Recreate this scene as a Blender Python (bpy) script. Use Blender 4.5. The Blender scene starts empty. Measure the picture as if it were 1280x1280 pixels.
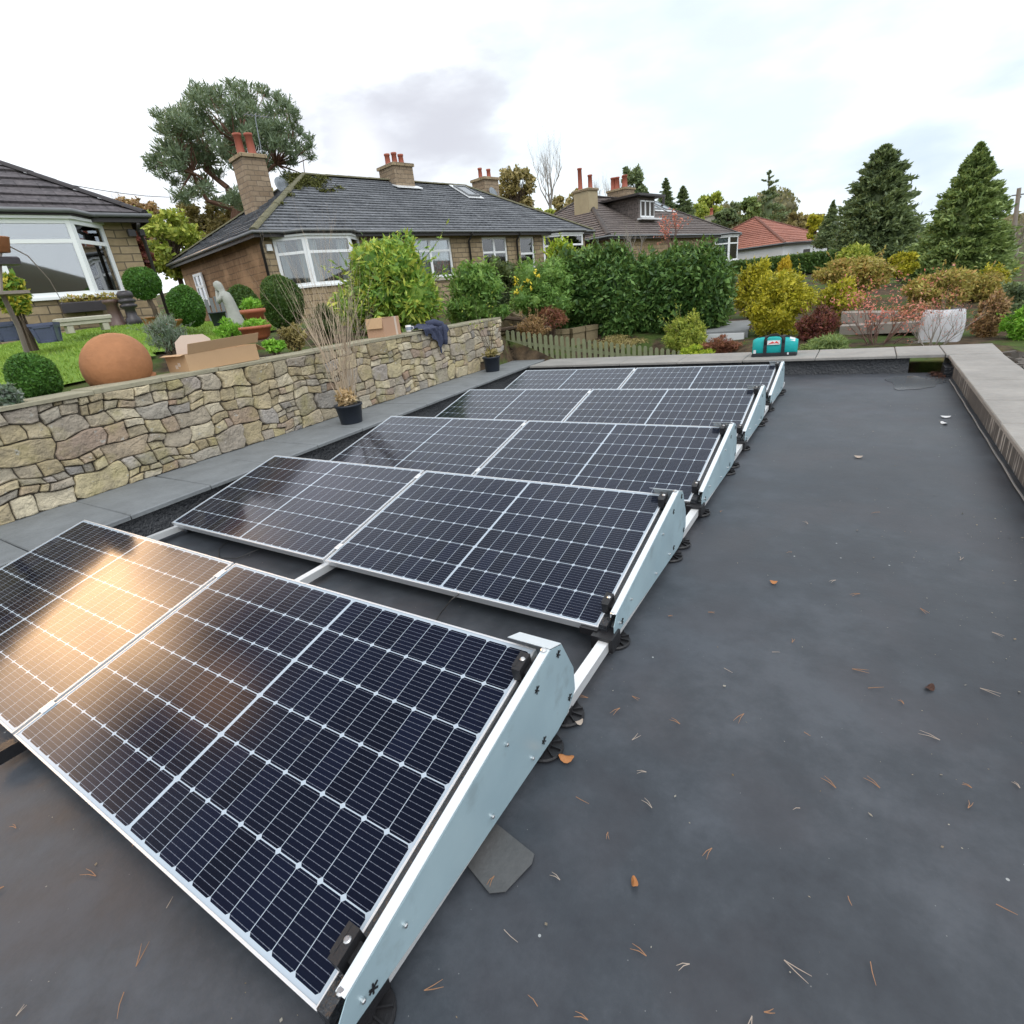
import bpy, math, random
import numpy as np
from mathutils import Vector, Matrix
R_ = math.radians
sc = bpy.context.scene
COL = sc.collection
rng = np.random.default_rng(7)
random.seed(7)

# ------------------------------------------------------------------ camera
FPX = 665.828
CAM = Vector((2.526, -.253, 1.437))
yaw, pit, rol = .591, .387, -.111
F = Vector((-math.sin(yaw)*math.cos(pit), math.cos(yaw)*math.cos(pit), -math.sin(pit)))
r0 = Vector((math.cos(yaw), math.sin(yaw), 0)); u0 = r0.cross(F)
RV = r0*math.cos(rol)+u0*math.sin(rol); UV = -r0*math.sin(rol)+u0*math.cos(rol)
cd = bpy.data.cameras.new('camera'); cam = bpy.data.objects.new('camera', cd); COL.objects.link(cam)
cam.matrix_world = Matrix(((RV.x, UV.x, -F.x, CAM.x), (RV.y, UV.y, -F.y, CAM.y), (RV.z, UV.z, -F.z, CAM.z), (0, 0, 0, 1)))
cd.sensor_width = 36; cd.lens = 36*FPX/1280; cd.clip_start = .05; cd.clip_end = 3000
sc.camera = cam

def ray(px, py): return F+RV*((px-640)/FPX)+UV*((640-py)/FPX)
def pt(px, py, hd):                       # point at horizontal distance hd along a sight line
    d = ray(px, py); return CAM+d*(hd/math.hypot(d.x, d.y))
def atz(px, py, z):
    d = ray(px, py); return CAM+d*((z-CAM.z)/d.z)
def hsolve(p, hpx):        # real height whose top shows hpx photo pixels above p
    d = Vector(p)-CAM; a = d.dot(F); b = d.dot(UV); k = b/a+hpx/FPX
    return (k*a-b)/(UV.z-k*F.z)
def wsolve(p, wpx, h=0):   # real width across the sight line that spans wpx photo pixels
    d = Vector(p)+Vector((0, 0, h))-CAM; a = d.dot(F); return wpx*a/FPX*(a/d.length)
def mpp(p): return (Vector(p)-CAM).dot(F)/FPX      # metres per photo pixel at p

# ------------------------------------------------------------------ world
SUN_AZ, SUN_EL = R_(-88), R_(27)
sdir = Vector((math.sin(SUN_AZ)*math.cos(SUN_EL), math.cos(SUN_AZ)*math.cos(SUN_EL), math.sin(SUN_EL)))
w = bpy.data.worlds.new('World'); sc.world = w; w.use_nodes = True
nt = w.node_tree; nt.nodes.clear()
def N(t, **k):
    n = nt.nodes.new(t)
    for a, b in k.items(): setattr(n, a, b)
    return n
def LK(a, b): nt.links.new(a, b)
def MA(op, a, b=None, clamp=False):
    n = N('ShaderNodeMath', operation=op, use_clamp=clamp)
    for i, v in enumerate((a, b)):
        if v is None: continue
        if hasattr(v, 'links'): LK(v, n.inputs[i])
        else: n.inputs[i].default_value = v
    return n.outputs[0]
def MIXC(f, a, b):
    n = N('ShaderNodeMix', data_type='RGBA')
    for s, v in ((n.inputs[0], f), (n.inputs[6], a), (n.inputs[7], b)):
        if hasattr(v, 'links'): LK(v, s)
        else: s.default_value = v if isinstance(v, (int, float)) else (*v, 1)
    return n.outputs[2]
sky = N('ShaderNodeTexSky', sky_type='NISHITA'); sky.sun_disc = False
sky.sun_elevation = SUN_EL; sky.sun_rotation = SUN_AZ % (2*math.pi)
tc = N('ShaderNodeTexCoord')
mp = N('ShaderNodeMapping'); mp.inputs['Scale'].default_value = (1, 1, 2.6); LK(tc.outputs['Generated'], mp.inputs[0])
n1 = N('ShaderNodeTexNoise'); n1.inputs['Scale'].default_value = 2.2; n1.inputs['Detail'].default_value = 7; n1.inputs['Roughness'].default_value = .55
LK(mp.outputs[0], n1.inputs['Vector'])
n2 = N('ShaderNodeTexNoise'); n2.inputs['Scale'].default_value = 6.5; n2.inputs['Detail'].default_value = 6; LK(mp.outputs[0], n2.inputs['Vector'])
def blob(px=None, py=None, d=None, wid=.1, nz=.5):
    d = (ray(px, py).normalized() if d is None else d)
    dp = N('ShaderNodeVectorMath', operation='DOT_PRODUCT'); LK(tc.outputs['Generated'], dp.inputs[0]); dp.inputs[1].default_value = d
    ang = MA('ARCCOSINE', dp.outputs['Value'])
    ang = MA('ADD', ang, MA('MULTIPLY', MA('SUBTRACT', n2.outputs[0], .5), wid*nz*4))
    return MA('SUBTRACT', 1, MA('DIVIDE', ang, wid), True)
# overcast white with lavender-grey patches and a cool tint to the right
cl = MIXC(MA('MULTIPLY', MA('SUBTRACT', n1.outputs[0], .48, True), 1.6, True), (9.4, 9.7, 10.0), (7.6, 7.95, 8.4))
for a_ in ((1020, 40, .75, .8, 1), (820, 110, .35, .5, 1), (30, 170, .3, .3, 0)):
    cl = MIXC(MA('MULTIPLY', blob(a_[0], a_[1], wid=a_[2], nz=.4), a_[3]), cl, (5.0, 5.75, 6.1) if a_[4] else (6.0, 5.9, 6.1))
for a in ((540, 165, .11, .95), (475, 168, .11, 1), (405, 168, .10, .85), (350, 180, .08, .5), (600, 110, .08, .6), (565, 135, .08, .8), (160, 240, .12, .4)):
    cl = MIXC(MA('MULTIPLY', MA('POWER', blob(a[0], a[1], wid=a[2]), .7), a[3]), cl, (4.5, 4.45, 4.8))
cl = MIXC(MA('MULTIPLY', blob(450, 185, wid=.06), .9), cl, (7.8, 7.7, 7.8))
cl = MIXC(MA('MULTIPLY', blob(940, 115, wid=.12, nz=.7), .5), cl, (5.9, 6.3, 6.9))
cl = MIXC(MA('MULTIPLY', blob(1150, 255, wid=.16, nz=.5), .8), cl, (4.3, 5.1, 6.1))
nish = MIXC(.5, sky.outputs[0], (7.6, 8.6, 9.6))
cl = MIXC(.16, cl, nish)
warm = MA('POWER', blob(d=Vector(sdir), wid=.34, nz=.35), 1.7)
cl = MIXC(MA('MULTIPLY', warm, 1., True), cl, (105, 64, 32))
def dirv(az, el): return Vector((math.sin(R_(az))*math.cos(R_(el)), math.cos(R_(az))*math.cos(R_(el)), math.sin(R_(el))))
for az, el, wd, k, c_ in ((-76, 56, .50, 1.6, (2.0, 2.15, 2.6)), (-100, 52, .42, 1.4, (2.2, 2.3, 2.7)), (-81, 36.5, .13, 1.5, (2.4, 2.1, 2.1)), (-94, 35.5, .11, 1.5, (2.6, 2.2, 2.1)), (-88, 38, .075, 1.4, (24, 13.5, 7)), (-80, 27, .07, .8, (17, 12, 8.5)), (-64, 31, .2, .8, (11.5, 11.2, 11.8))):
    cl = MIXC(MA('MULTIPLY', blob(d=dirv(az, el), wid=wd, nz=.22), k, True), cl, c_)
bg = N('ShaderNodeBackground'); bg.inputs['Strength'].default_value = .1; LK(cl, bg.inputs[0])
LK(bg.outputs[0], N('ShaderNodeOutputWorld').inputs[0])
# the brightest part of the overcast stands high behind the camera; the low warm gap in the clouds is in the sky itself
ldir = dirv(128, 52); sky.sun_elevation = R_(52); sky.sun_rotation = R_(128)
sl = bpy.data.lights.new('sun', 'SUN'); sl.energy = .75; sl.angle = R_(40); sl.color = (1, .96, .9)
so = bpy.data.objects.new('sun', sl); COL.objects.link(so); so.rotation_euler = ldir.to_track_quat('Z', 'Y').to_euler()
sc.view_settings.view_transform = 'Standard'; sc.view_settings.look = 'None'; sc.view_settings.exposure = .68; sc.view_settings.gamma = 1
sc.cycles.max_bounces = 8; sc.cycles.transparent_max_bounces = 12

# ------------------------------------------------------------------ materials
class NT:
    def __init__(s, name):
        s.m = bpy.data.materials.new(name); s.m.use_nodes = True; s.t = s.m.node_tree
        s.b = s.t.nodes['Principled BSDF']
    def n(s, typ, **k):
        n = s.t.nodes.new(typ)
        for a, b in k.items():
            if hasattr(n, a): setattr(n, a, b)
            else: s.set(n.inputs[a.replace('_', ' ')], b)
        return n
    def set(s, sock, v):
        if hasattr(v, 'links'): s.t.links.new(v, sock)
        elif isinstance(v, tuple) and len(v) == 3 and sock.type == 'RGBA': sock.default_value = (*v, 1)
        else: sock.default_value = v
    def math(s, op, a, b=None, clamp=False):
        n = s.t.nodes.new('ShaderNodeMath'); n.operation = op; n.use_clamp = clamp
        s.set(n.inputs[0], a)
        if b is not None: s.set(n.inputs[1], b)
        return n.outputs[0]
    def mix(s, f, a, b, blend='MIX'):
        n = s.t.nodes.new('ShaderNodeMix'); n.data_type = 'RGBA'; n.blend_type = blend
        s.set(n.inputs[0], f); s.set(n.inputs[6], a); s.set(n.inputs[7], b); return n.outputs[2]
    def noise(s, scale, detail=4, vec=None, rough=.55):
        n = s.t.nodes.new('ShaderNodeTexNoise'); n.inputs['Scale'].default_value = scale; n.inputs['Detail'].default_value = detail
        n.inputs['Roughness'].default_value = rough
        if vec is not None: s.set(n.inputs['Vector'], vec)
        return n.outputs[0]
    def ramp(s, f, *st):
        n = s.t.nodes.new('ShaderNodeValToRGB'); s.set(n.inputs[0], f); cr = n.color_ramp
        while len(cr.elements) < len(st): cr.elements.new(.5)
        for e, (p, c) in zip(cr.elements, st): e.position = p; e.color = (*c, 1) if not isinstance(c, (int, float)) else (c, c, c, 1)
        return n.outputs[0]
    def coord(s, k='Object'):
        return s.t.nodes.new('ShaderNodeTexCoord').outputs[k]
    def bump(s, h, dist=.01, st=1):
        n = s.t.nodes.new('ShaderNodeBump'); n.inputs['Distance'].default_value = dist; n.inputs['Strength'].default_value = st
        s.set(n.inputs['Height'], h); s.set(s.b.inputs['Normal'], n.outputs[0])
    def out(s, col=None, rough=.7, metal=0, spec=None):
        if col is not None: s.set(s.b.inputs['Base Color'], col)
        s.set(s.b.inputs['Roughness'], rough); s.b.inputs['Metallic'].default_value = metal
        if spec is not None: s.b.inputs['Specular IOR Level'].default_value = spec
        return s.m

def M_plain(name, c, rough=.6, metal=0, var=.25, scale=8, bump=.002, spec=None):
    k = NT(name); v = k.coord()
    a = tuple(x*(1-var) for x in c); b = tuple(min(1, x*(1+var)) for x in c)
    f = k.noise(scale, 6, v); f2 = k.noise(scale*7, 3, v)
    col = k.mix(k.math('ADD', k.math('MULTIPLY', f, .7), k.math('MULTIPLY', f2, .3)), a, b)
    k.bump(f2, bump)
    return k.out(col, rough, metal, spec)

def M_leaf(name, cols, rough=.45, scale=2.5, trans=.3, spec=.35, gain=1.4):
    k = NT(name); cols = [tuple(min(.8, x*gain) for x in c) for c in cols]
    g = k.t.nodes.new('ShaderNodeNewGeometry')
    f = k.math('ADD', k.math('MULTIPLY', g.outputs['Random Per Island'], .6), k.math('MULTIPLY', k.noise(scale, 3, k.coord()), .55))
    f = k.math('SUBTRACT', f, .07)
    n = len(cols)
    col = k.ramp(f, *[((i+.15)/(n-.3)*.9+.05, c) for i, c in enumerate(cols)])
    k.out(col, rough, 0, spec)
    tr = k.t.nodes.new('ShaderNodeBsdfTranslucent'); k.set(tr.inputs[0], k.mix(.5, col, (.25, .3, .05)))
    mx = k.t.nodes.new('ShaderNodeMixShader'); mx.inputs[0].default_value = trans
    k.t.links.new(k.b.outputs[0], mx.inputs[1]); k.t.links.new(tr.outputs[0], mx.inputs[2])
    k.t.links.new(mx.outputs[0], k.t.nodes['Material Output'].inputs[0])
    return k.m

def M_brick(name, c1, c2, mortar, bw=.38, bh=.17, ms=.012, tint=None, dist=.02, bump=.012, patch=None):
    k = NT(name); uv = k.coord('UV')
    nz = k.t.nodes.new('ShaderNodeTexNoise'); nz.inputs['Scale'].default_value = 3; k.set(nz.inputs['Vector'], uv)
    mx = k.n('ShaderNodeVectorMath', operation='MULTIPLY_ADD'); k.set(mx.inputs[0], nz.outputs['Color']); mx.inputs[1].default_value = (dist*2,)*3; k.set(mx.inputs[2], uv)
    b = k.t.nodes.new('ShaderNodeTexBrick'); k.set(b.inputs['Vector'], mx.outputs[0])
    b.inputs['Scale'].default_value = 1; b.inputs['Brick Width'].default_value = bw; b.inputs['Row Height'].default_value = bh
    b.inputs['Mortar Size'].default_value = ms; b.inputs['Mortar Smooth'].default_value = .4
    k.set(b.inputs['Color1'], c1); k.set(b.inputs['Color2'], c2); k.set(b.inputs['Mortar'], mortar)
    f = k.noise(9, 6, uv); f2 = k.noise(1.3, 4, uv)
    col = k.mix(k.math('MULTIPLY', f, .8), b.outputs['Color'], tuple(x*.45 for x in c1))
    if patch:
        col = k.mix(k.ramp(f2, (.48, 0.), (.62, 1.)), col, patch)
    h = k.math('ADD', k.math('MULTIPLY', k.math('SUBTRACT', 1, b.outputs['Fac']), .7), k.math('MULTIPLY', f, .5))
    k.bump(h, bump)
    return k.out(col, .88)

def M_glass(name, base=.2):
    k = NT(name)
    gl = k.t.nodes.new('ShaderNodeBsdfGlossy'); gl.inputs['Roughness'].default_value = .02; gl.inputs[0].default_value = (.9, .92, .95, 1)
    tr = k.t.nodes.new('ShaderNodeBsdfTransparent'); tr.inputs[0].default_value = (.78, .82, .82, 1)
    fr = k.t.nodes.new('ShaderNodeFresnel'); fr.inputs[0].default_value = 1.5
    mx = k.t.nodes.new('ShaderNodeMixShader'); k.set(mx.inputs[0], k.math('ADD', k.math('MULTIPLY', fr.outputs[0], 1.3), base, True))
    k.t.links.new(tr.outputs[0], mx.inputs[1]); k.t.links.new(gl.outputs[0], mx.inputs[2])
    k.t.links.new(mx.outputs[0], k.t.nodes['Material Output'].inputs[0])
    return k.m

def M_roof():       # EPDM membrane: dark grey with dried puddle marks and scuffs
    k = NT('roof_membrane'); v = k.coord()
    a = k.noise(.9, 9, v, .68); b = k.noise(5, 9, v, .72); c = k.noise(60, 4, v)
    st = k.t.nodes.new('ShaderNodeMapping'); st.inputs['Scale'].default_value = (.5, 1.3, 1); k.set(st.inputs[0], v)
    d = k.noise(.55, 5, st.outputs[0])
    f = k.math('ADD', k.math('ADD', k.math('MULTIPLY', a, .33), k.math('MULTIPLY', b, .38)), k.math('MULTIPLY', d, .35))
    col = k.ramp(f, (.42, (.028, .032, .040)), (.505, (.041, .048, .058)), (.60, (.066, .075, .089)))
    br = k.noise(1.7, 5, v); col = k.mix(k.math('MULTIPLY', k.ramp(br, (.49, 0.), (.6, 1.)), .35), col, (.050, .048, .055))
    vo = k.t.nodes.new('ShaderNodeTexVoronoi'); vo.inputs['Scale'].default_value = 7; k.set(vo.inputs['Vector'], v)
    sp = k.math('LESS_THAN', vo.outputs['Distance'], .028); col = k.mix(k.math('MULTIPLY', sp, .75), col, (.4, .42, .42))
    vo2 = k.t.nodes.new('ShaderNodeTexVoronoi'); vo2.inputs['Scale'].default_value = 23; k.set(vo2.inputs['Vector'], v)
    sp = k.math('LESS_THAN', vo2.outputs['Distance'], .03); col = k.mix(k.math('MULTIPLY', sp, .5), col, (.28, .29, .29))
    wv = k.noise(2.2, 3, st.outputs[0])
    k.bump(k.math('ADD', k.math('MULTIPLY', c, .05), k.math('ADD', k.math('MULTIPLY', wv, .35), k.math('MULTIPLY', b, .16))), .02, .6)
    ro = k.ramp(k.math('ADD', k.math('MULTIPLY', d, .6), k.math('MULTIPLY', b, .4)), (.38, .40), (.62, .62))
    return k.out(col, ro, 0, .36)

def M_cells():
    k = NT('solar_cells'); uv = k.coord('UV')
    s = k.t.nodes.new('ShaderNodeSeparateXYZ'); k.set(s.inputs[0], uv); U, V = s.outputs[0], s.outputs[1]
    W, D = 1.722, 1.01; bar = .006; mg = .016
    pu = (W/2-bar-mg)/10; pv = (D-2*mg)/6
    uh = k.math('SUBTRACT', k.math('ABSOLUTE', k.math('SUBTRACT', U, W/2)), bar)
    a = k.math('DIVIDE', uh, pu); fa = k.math('FRACT', a)
    da = k.math('MULTIPLY', k.math('MINIMUM', fa, k.math('SUBTRACT', 1, fa)), pu)
    b = k.math('DIVIDE', k.math('SUBTRACT', V, mg), pv); fb = k.math('FRACT', b)
    db = k.math('MULTIPLY', k.math('MINIMUM', fb, k.math('SUBTRACT', 1, fb)), pv)
    line = k.math('MAXIMUM', k.math('LESS_THAN', da, .0010), k.math('LESS_THAN', db, .0017))
    line = k.math('MAXIMUM', line, k.math('LESS_THAN', k.math('ADD', da, db), .0105))
    out = k.math('MAXIMUM', k.math('LESS_THAN', uh, 0), k.math('GREATER_THAN', uh, pu*10))
    out = k.math('MAXIMUM', out, k.math('MAXIMUM', k.math('LESS_THAN', V, mg), k.math('GREATER_THAN', V, D-mg)))
    line = k.math('MAXIMUM', line, out)
    bb = k.math('FRACT', k.math('MULTIPLY', fb, 10)); bd = k.math('ABSOLUTE', k.math('SUBTRACT', bb, .5))
    bus = k.math('LESS_THAN', bd, .035)
    # solder dots along each busbar
    dots = k.math('FRACT', k.math('MULTIPLY', fa, 4)); dots = k.math('MULTIPLY', k.math('LESS_THAN', k.math('ABSOLUTE', k.math('SUBTRACT', dots, .5)), .05), k.math('LESS_THAN', bd, .07))
    bus = k.math('MAXIMUM', bus, dots)
    cid = k.math('ADD', k.math('FLOOR', a), k.math('MULTIPLY', k.math('FLOOR', b), 17.3))
    wn = k.t.nodes.new('ShaderNodeTexWhiteNoise'); wn.noise_dimensions = '1D'; k.set(wn.inputs['W'], cid)
    col = k.mix(wn.outputs['Value'], (.0025, .0035, .009), (.0045, .0065, .018))
    col = k.mix(k.math('MULTIPLY', bus, .5), col, (.26, .29, .36))
    col = k.mix(line, col, (.40, .47, .54))
    dust = k.noise(14, 6, uv); col = k.mix(k.ramp(dust, (.64, 0.), (.8, .04)), col, (.35, .35, .34))
    fog = k.noise(1.3, 4, k.coord())
    k.out(col, k.ramp(fog, (.35, .10), (.7, .15)), 0, .5)
    k.b.inputs['IOR'].default_value = 1.37; k.b.inputs['Specular Tint'].default_value = (.62, .74, 1, 1)
    return k.m

def M_ground():
    k = NT('garden_soil'); v = k.coord()
    f = k.noise(.35, 8, v, .6); g = k.noise(7, 6, v); h = k.noise(1.6, 5, v)
    c = k.mix(k.ramp(g, (.35, 0.), (.65, 1.)), (.035, .026, .018), (.10, .072, .045))
    gr = k.mix(g, (.03, .055, .015), (.09, .13, .03))
    c = k.mix(k.ramp(h, (.46, 0.), (.56, 1.)), c, gr)
    c = k.mix(k.ramp(f, (.58, 0.), (.68, .6)), c, (.13, .075, .03))
    k.bump(g, .05)
    return k.out(c, .95, 0, .2)

def M_stone():
    k = NT('rubble_stone'); g = k.t.nodes.new('ShaderNodeNewGeometry'); r = g.outputs['Random Per Island']; v = k.coord()
    c = k.ramp(r, (0., (.23, .19, .11)), (.16, (.38, .32, .19)), (.32, (.26, .23, .18)), (.46, (.46, .41, .28)), (.58, (.20, .19, .17)), (.7, (.36, .31, .17)), (.82, (.42, .37, .25)), (.93, (.24, .17, .115)), (1., (.32, .31, .27)))
    a = k.noise(6, 8, v, .65); b = k.noise(28, 5, v)
    c = k.mix(k.ramp(a, (.45, 0.), (.64, .5)), c, (.15, .13, .10)); c = k.mix(1., c, (1.42, 1.42, 1.52), 'MULTIPLY')
    c = k.mix(k.ramp(k.noise(3.1, 6, v), (.52, 0.), (.66, .5)), c, (.30, .27, .10))
    c = k.mix(k.ramp(k.noise(17, 4, v), (.66, 0.), (.72, .7)), c, (.5, .5, .46))
    k.bump(k.math('ADD', k.math('MULTIPLY', a, 1.), k.math('MULTIPLY', b, .5)), .045)
    return k.out(c, .9, 0, .3)

def M_tiles(name, c1, c2, moss=0, bw=.3, bh=.12, moss_c=(.16, .17, .05)):
    k = NT(name); uv = k.coord('UV')
    b = k.t.nodes.new('ShaderNodeTexBrick'); k.set(b.inputs['Vector'], uv)
    b.inputs['Scale'].default_value = 1; b.inputs['Brick Width'].default_value = bw; b.inputs['Row Height'].default_value = bh
    b.inputs['Mortar Size'].default_value = .006; k.set(b.inputs['Color1'], c1); k.set(b.inputs['Color2'], c2); k.set(b.inputs['Mortar'], tuple(x*.35 for x in c1))
    a = k.noise(1.4, 7, uv, .6); f = k.noise(11, 6, uv)
    c = k.mix(k.ramp(f, (.45, 0.), (.7, .6)), b.outputs['Color'], tuple(min(1, x*1.9) for x in c2))
    if moss: c = k.mix(k.ramp(k.math('MULTIPLY', a, k.math('ADD', f, .5)), (.5-moss*.1, 0.), (.66-moss*.1, .85)), c, moss_c)
    k.bump(k.math('ADD', k.math('MULTIPLY', k.math('SUBTRACT', 1, b.outputs['Fac']), .5), f), .012)
    return k.out(c, .72, 0, .4)

M = {}
M['roof'] = M_roof(); M['cells'] = M_cells(); M['ground'] = M_ground(); M['stone'] = M_stone()
M['alu'] = M_plain('anodised_aluminium', (.80, .82, .83), .42, .55, .06, 20, .0004)
M['frame'] = M_plain('panel_frame_aluminium', (.74, .76, .78), .42, .6, .06, 30, .0004)
k = NT('coated_steel_sheet'); v = k.coord(); st = k.t.nodes.new('ShaderNodeMapping'); st.inputs['Scale'].default_value = (1, 3, 14); st.inputs['Rotation'].default_value = (.5, 0, 0); k.set(st.inputs[0], v)
c = k.mix(k.noise(3.5, 6, v), (.30, .43, .50), (.45, .59, .64)); sc_ = k.ramp(k.noise(22, 5, st.outputs[0]), (.66, 0.), (.72, .5)); c = k.mix(sc_, c, (.62, .7, .74)); c = k.mix(k.ramp(k.noise(9, 7, v), (.58, 0.), (.75, .45)), c, (.20, .25, .27))
M['plate'] = k.out(c, k.ramp(k.noise(5, 6, v), (.35, .28), (.65, .5)), .25)
M['blackplastic'] = M_plain('black_plastic', (.012, .012, .014), .45, 0, .3, 20, .001)
M['blackrubber'] = M_plain('black_rubber_lining', (.022, .025, .030), .38, 0, .4, 5, .02)
M['flange'] = M_plain('pale_coated_flange', (.66, .72, .76), .4, .1, .06, 5, .0005)
M['steel'] = M_plain('bolt_steel', (.6, .6, .6), .3, 1, .1)
M['slate'] = M_plain('slate_coping', (.18, .195, .205), .62, 0, .45, 5, .004)
M['concrete'] = M_plain('buff_coping', (.27, .262, .247), .8, 0, .5, 3, .005)
M['walltop'] = M_plain('wall_cap_stone', (.30, .28, .20), .85, 0, .45, 4, .008)
M['mortar'] = M_plain('dark_mortar', (.10, .085, .065), .95, 0, .4, 20, .02)
M['white'] = M_plain('white_upvc', (.82, .85, .87), .35, 0, .03, 3, .0005)
M['fascia'] = M_plain('dark_fascia', (.025, .022, .022), .45, 0, .3, 5)
M['gutter'] = M_plain('grey_gutter', (.16, .17, .18), .4, 0, .2, 5)
M['curtain'] = M_plain('net_curtain', (.72, .73, .73), .9, 0, .15, 10, .01)
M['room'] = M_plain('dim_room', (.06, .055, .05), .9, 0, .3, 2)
M['glass'] = M_glass('window_glass', .07); M['glassr'] = M_glass('reflective_window_glass', .24)
M['sandstone'] = M_brick('coursed_sandstone', (.34, .25, .14), (.48, .37, .225), (.14, .11, .08))
M['sandstone2'] = M_brick('pitched_face_sandstone', (.34, .26, .155), (.47, .37, .235), (.13, .11, .085), .36, .15, .012, bump=.02)
M['render_patch'] = M_brick('worn_brown_side_wall', (.36, .21, .11), (.44, .27, .15), (.19, .13, .08), .4, .17, .012, patch=(.48, .30, .17))
M['chimstone'] = M_brick('chimney_stone', (.30, .22, .145), (.42, .33, .23), (.2, .16, .12), .32, .14, .012)
M['rendered'] = M_plain('cream_render', (.36, .30, .19), .9, 0, .3, 3)
M['tile1'] = M_tiles('brown_interlocking_tiles', (.065, .060, .066), (.10, .09, .096), 0, .34, .3)
M['tile2'] = M_tiles('weathered_stone_slates', (.085, .092, .105), (.17, .18, .195), .0, .28, .205, (.14, .15, .06))
M['tile3'] = M_tiles('brown_small_tiles', (.10, .085, .08), (.15, .125, .115), 0, .3, .2)
M['tile4'] = M_tiles('red_clay_tiles', (.25, .095, .065), (.33, .14, .10), 0, .3, .2)
M['moss'] = M_plain('roof_moss', (.13, .14, .035), .95, 0, .5, 9, .03)
M['ridge'] = M_plain('mossy_ridge_tile', (.13, .125, .075), .9, 0, .5, 6, .01)
M['potred'] = M_plain('red_clay_pot', (.33, .095, .06), .7, 0, .2, 5)
M['terracotta'] = M_plain('terracotta', (.36, .16, .07), .8, 0, .5, 3.2, .006)
M['terradark'] = M_plain('glazed_terracotta', (.38, .12, .06), .5, 0, .25, 8)
M['card'] = M_plain('corrugated_card', (.50, .33, .19), .85, 0, .08, 6, .001)
M['card2'] = M_plain('pinkish_card', (.47, .29, .19), .85, 0, .08, 6, .001)
M['cardin'] = M_plain('pale_card_inside', (.60, .50, .42), .85, 0, .06, 6, .001)
M['potblack'] = M_plain('dark_blue_plastic_pot', (.016, .022, .034), .42, 0, .25, 12)
M['potblue'] = M_plain('blue_glazed_pot', (.085, .10, .17), .3, 0, .35, 9)
M['soil'] = M_plain('potting_soil', (.03, .022, .016), .95, 0, .5, 30, .01)
M['statue'] = M_plain('weathered_statue_stone', (.33, .34, .31), .9, 0, .35, 12, .006)
M['pewter'] = M_plain('dark_salt_glaze', (.035, .03, .035), .35, 0, .4, 6)
M['saltbrown'] = M_plain('brown_salt_glaze', (.10, .06, .05), .4, 0, .4, 6)
M['palestone'] = M_plain('pale_cast_stone', (.42, .40, .33), .85, 0, .3, 8, .004)
M['bark'] = M_plain('bark', (.09, .065, .045), .95, 0, .4, 12, .01)
M['pinebark'] = M_plain('orange_pine_bark', (.17, .095, .065), .95, 0, .45, 5, .02)
M['twig'] = M_plain('pale_dry_twigs', (.46, .37, .27), .9, 0, .25, 10)
M['twigred'] = M_plain('reddish_twigs', (.17, .10, .08), .9, 0, .25, 10)
M['twiggrey'] = M_plain('grey_twigs', (.27, .25, .22), .9, 0, .25, 10)
M['fence'] = M_plain('green_stained_wood', (.19, .21, .12), .9, 0, .4, 9, .004)
M['timber'] = M_plain('weathered_timber', (.30, .27, .24), .9, 0, .3, 6, .004)
M['edging'] = M_plain('mossy_edging_stone', (.21, .17, .10), .9, 0, .45, 6, .01)
M['jacket'] = M_plain('navy_fleece', (.045, .055, .10), .9, 0, .25, 25, .004)
M['mug'] = M_plain('white_ceramic', (.75, .74, .74), .2, 0, .05)
M['mugblue'] = M_plain('blue_grey_print', (.30, .36, .45), .3, 0, .05)
M['teal'] = M_plain('teal_canvas', (.0, .36, .36), .6, 0, .15, 25, .002)
M['blackweb'] = M_plain('black_webbing', (.012, .014, .018), .7, 0, .3, 25)
M['red'] = M_plain('red_print', (.55, .04, .03), .5, 0, .05)
M['whitepaint'] = M_plain('white_paint', (.62, .64, .66), .6, 0, .1)
M['sackwhite'] = M_plain('white_woven_sack', (.66, .68, .72), .7, 0, .1, 14, .01)
M['needle'] = M_plain('fallen_pine_needle', (.30, .16, .085), .8, 0, .4, 3)
M['needlep'] = M_plain('bleached_pine_needle', (.36, .30, .25), .8, 0, .3, 3)
M['leafor'] = M_plain('fallen_orange_leaf', (.40, .16, .05), .6, 0, .3, 40)
M['film'] = M_plain('grubby_rubber_patch', (.078, .079, .080), .45, 0, .4, 9, .002)
M['litter'] = M_plain('leaf_litter', (.10, .045, .03), .9, 0, .6, 30, .02)
M['greypole'] = M_plain('grey_pole_wood', (.24, .21, .18), .9, 0, .3, 5)
M['wire'] = M_plain('cable_black', (.03, .03, .03), .6)
M['dish'] = M_plain('dish_grey', (.22, .25, .28), .5)
M['path'] = M_plain('paved_path', (.22, .23, .235), .8, 0, .25, 4)
M['hill'] = M_leaf('hill_woods', [(.05, .045, .035), (.08, .07, .05), (.075, .075, .045), (.10, .085, .06)], .9, .02, 0, gain=1)
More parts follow.
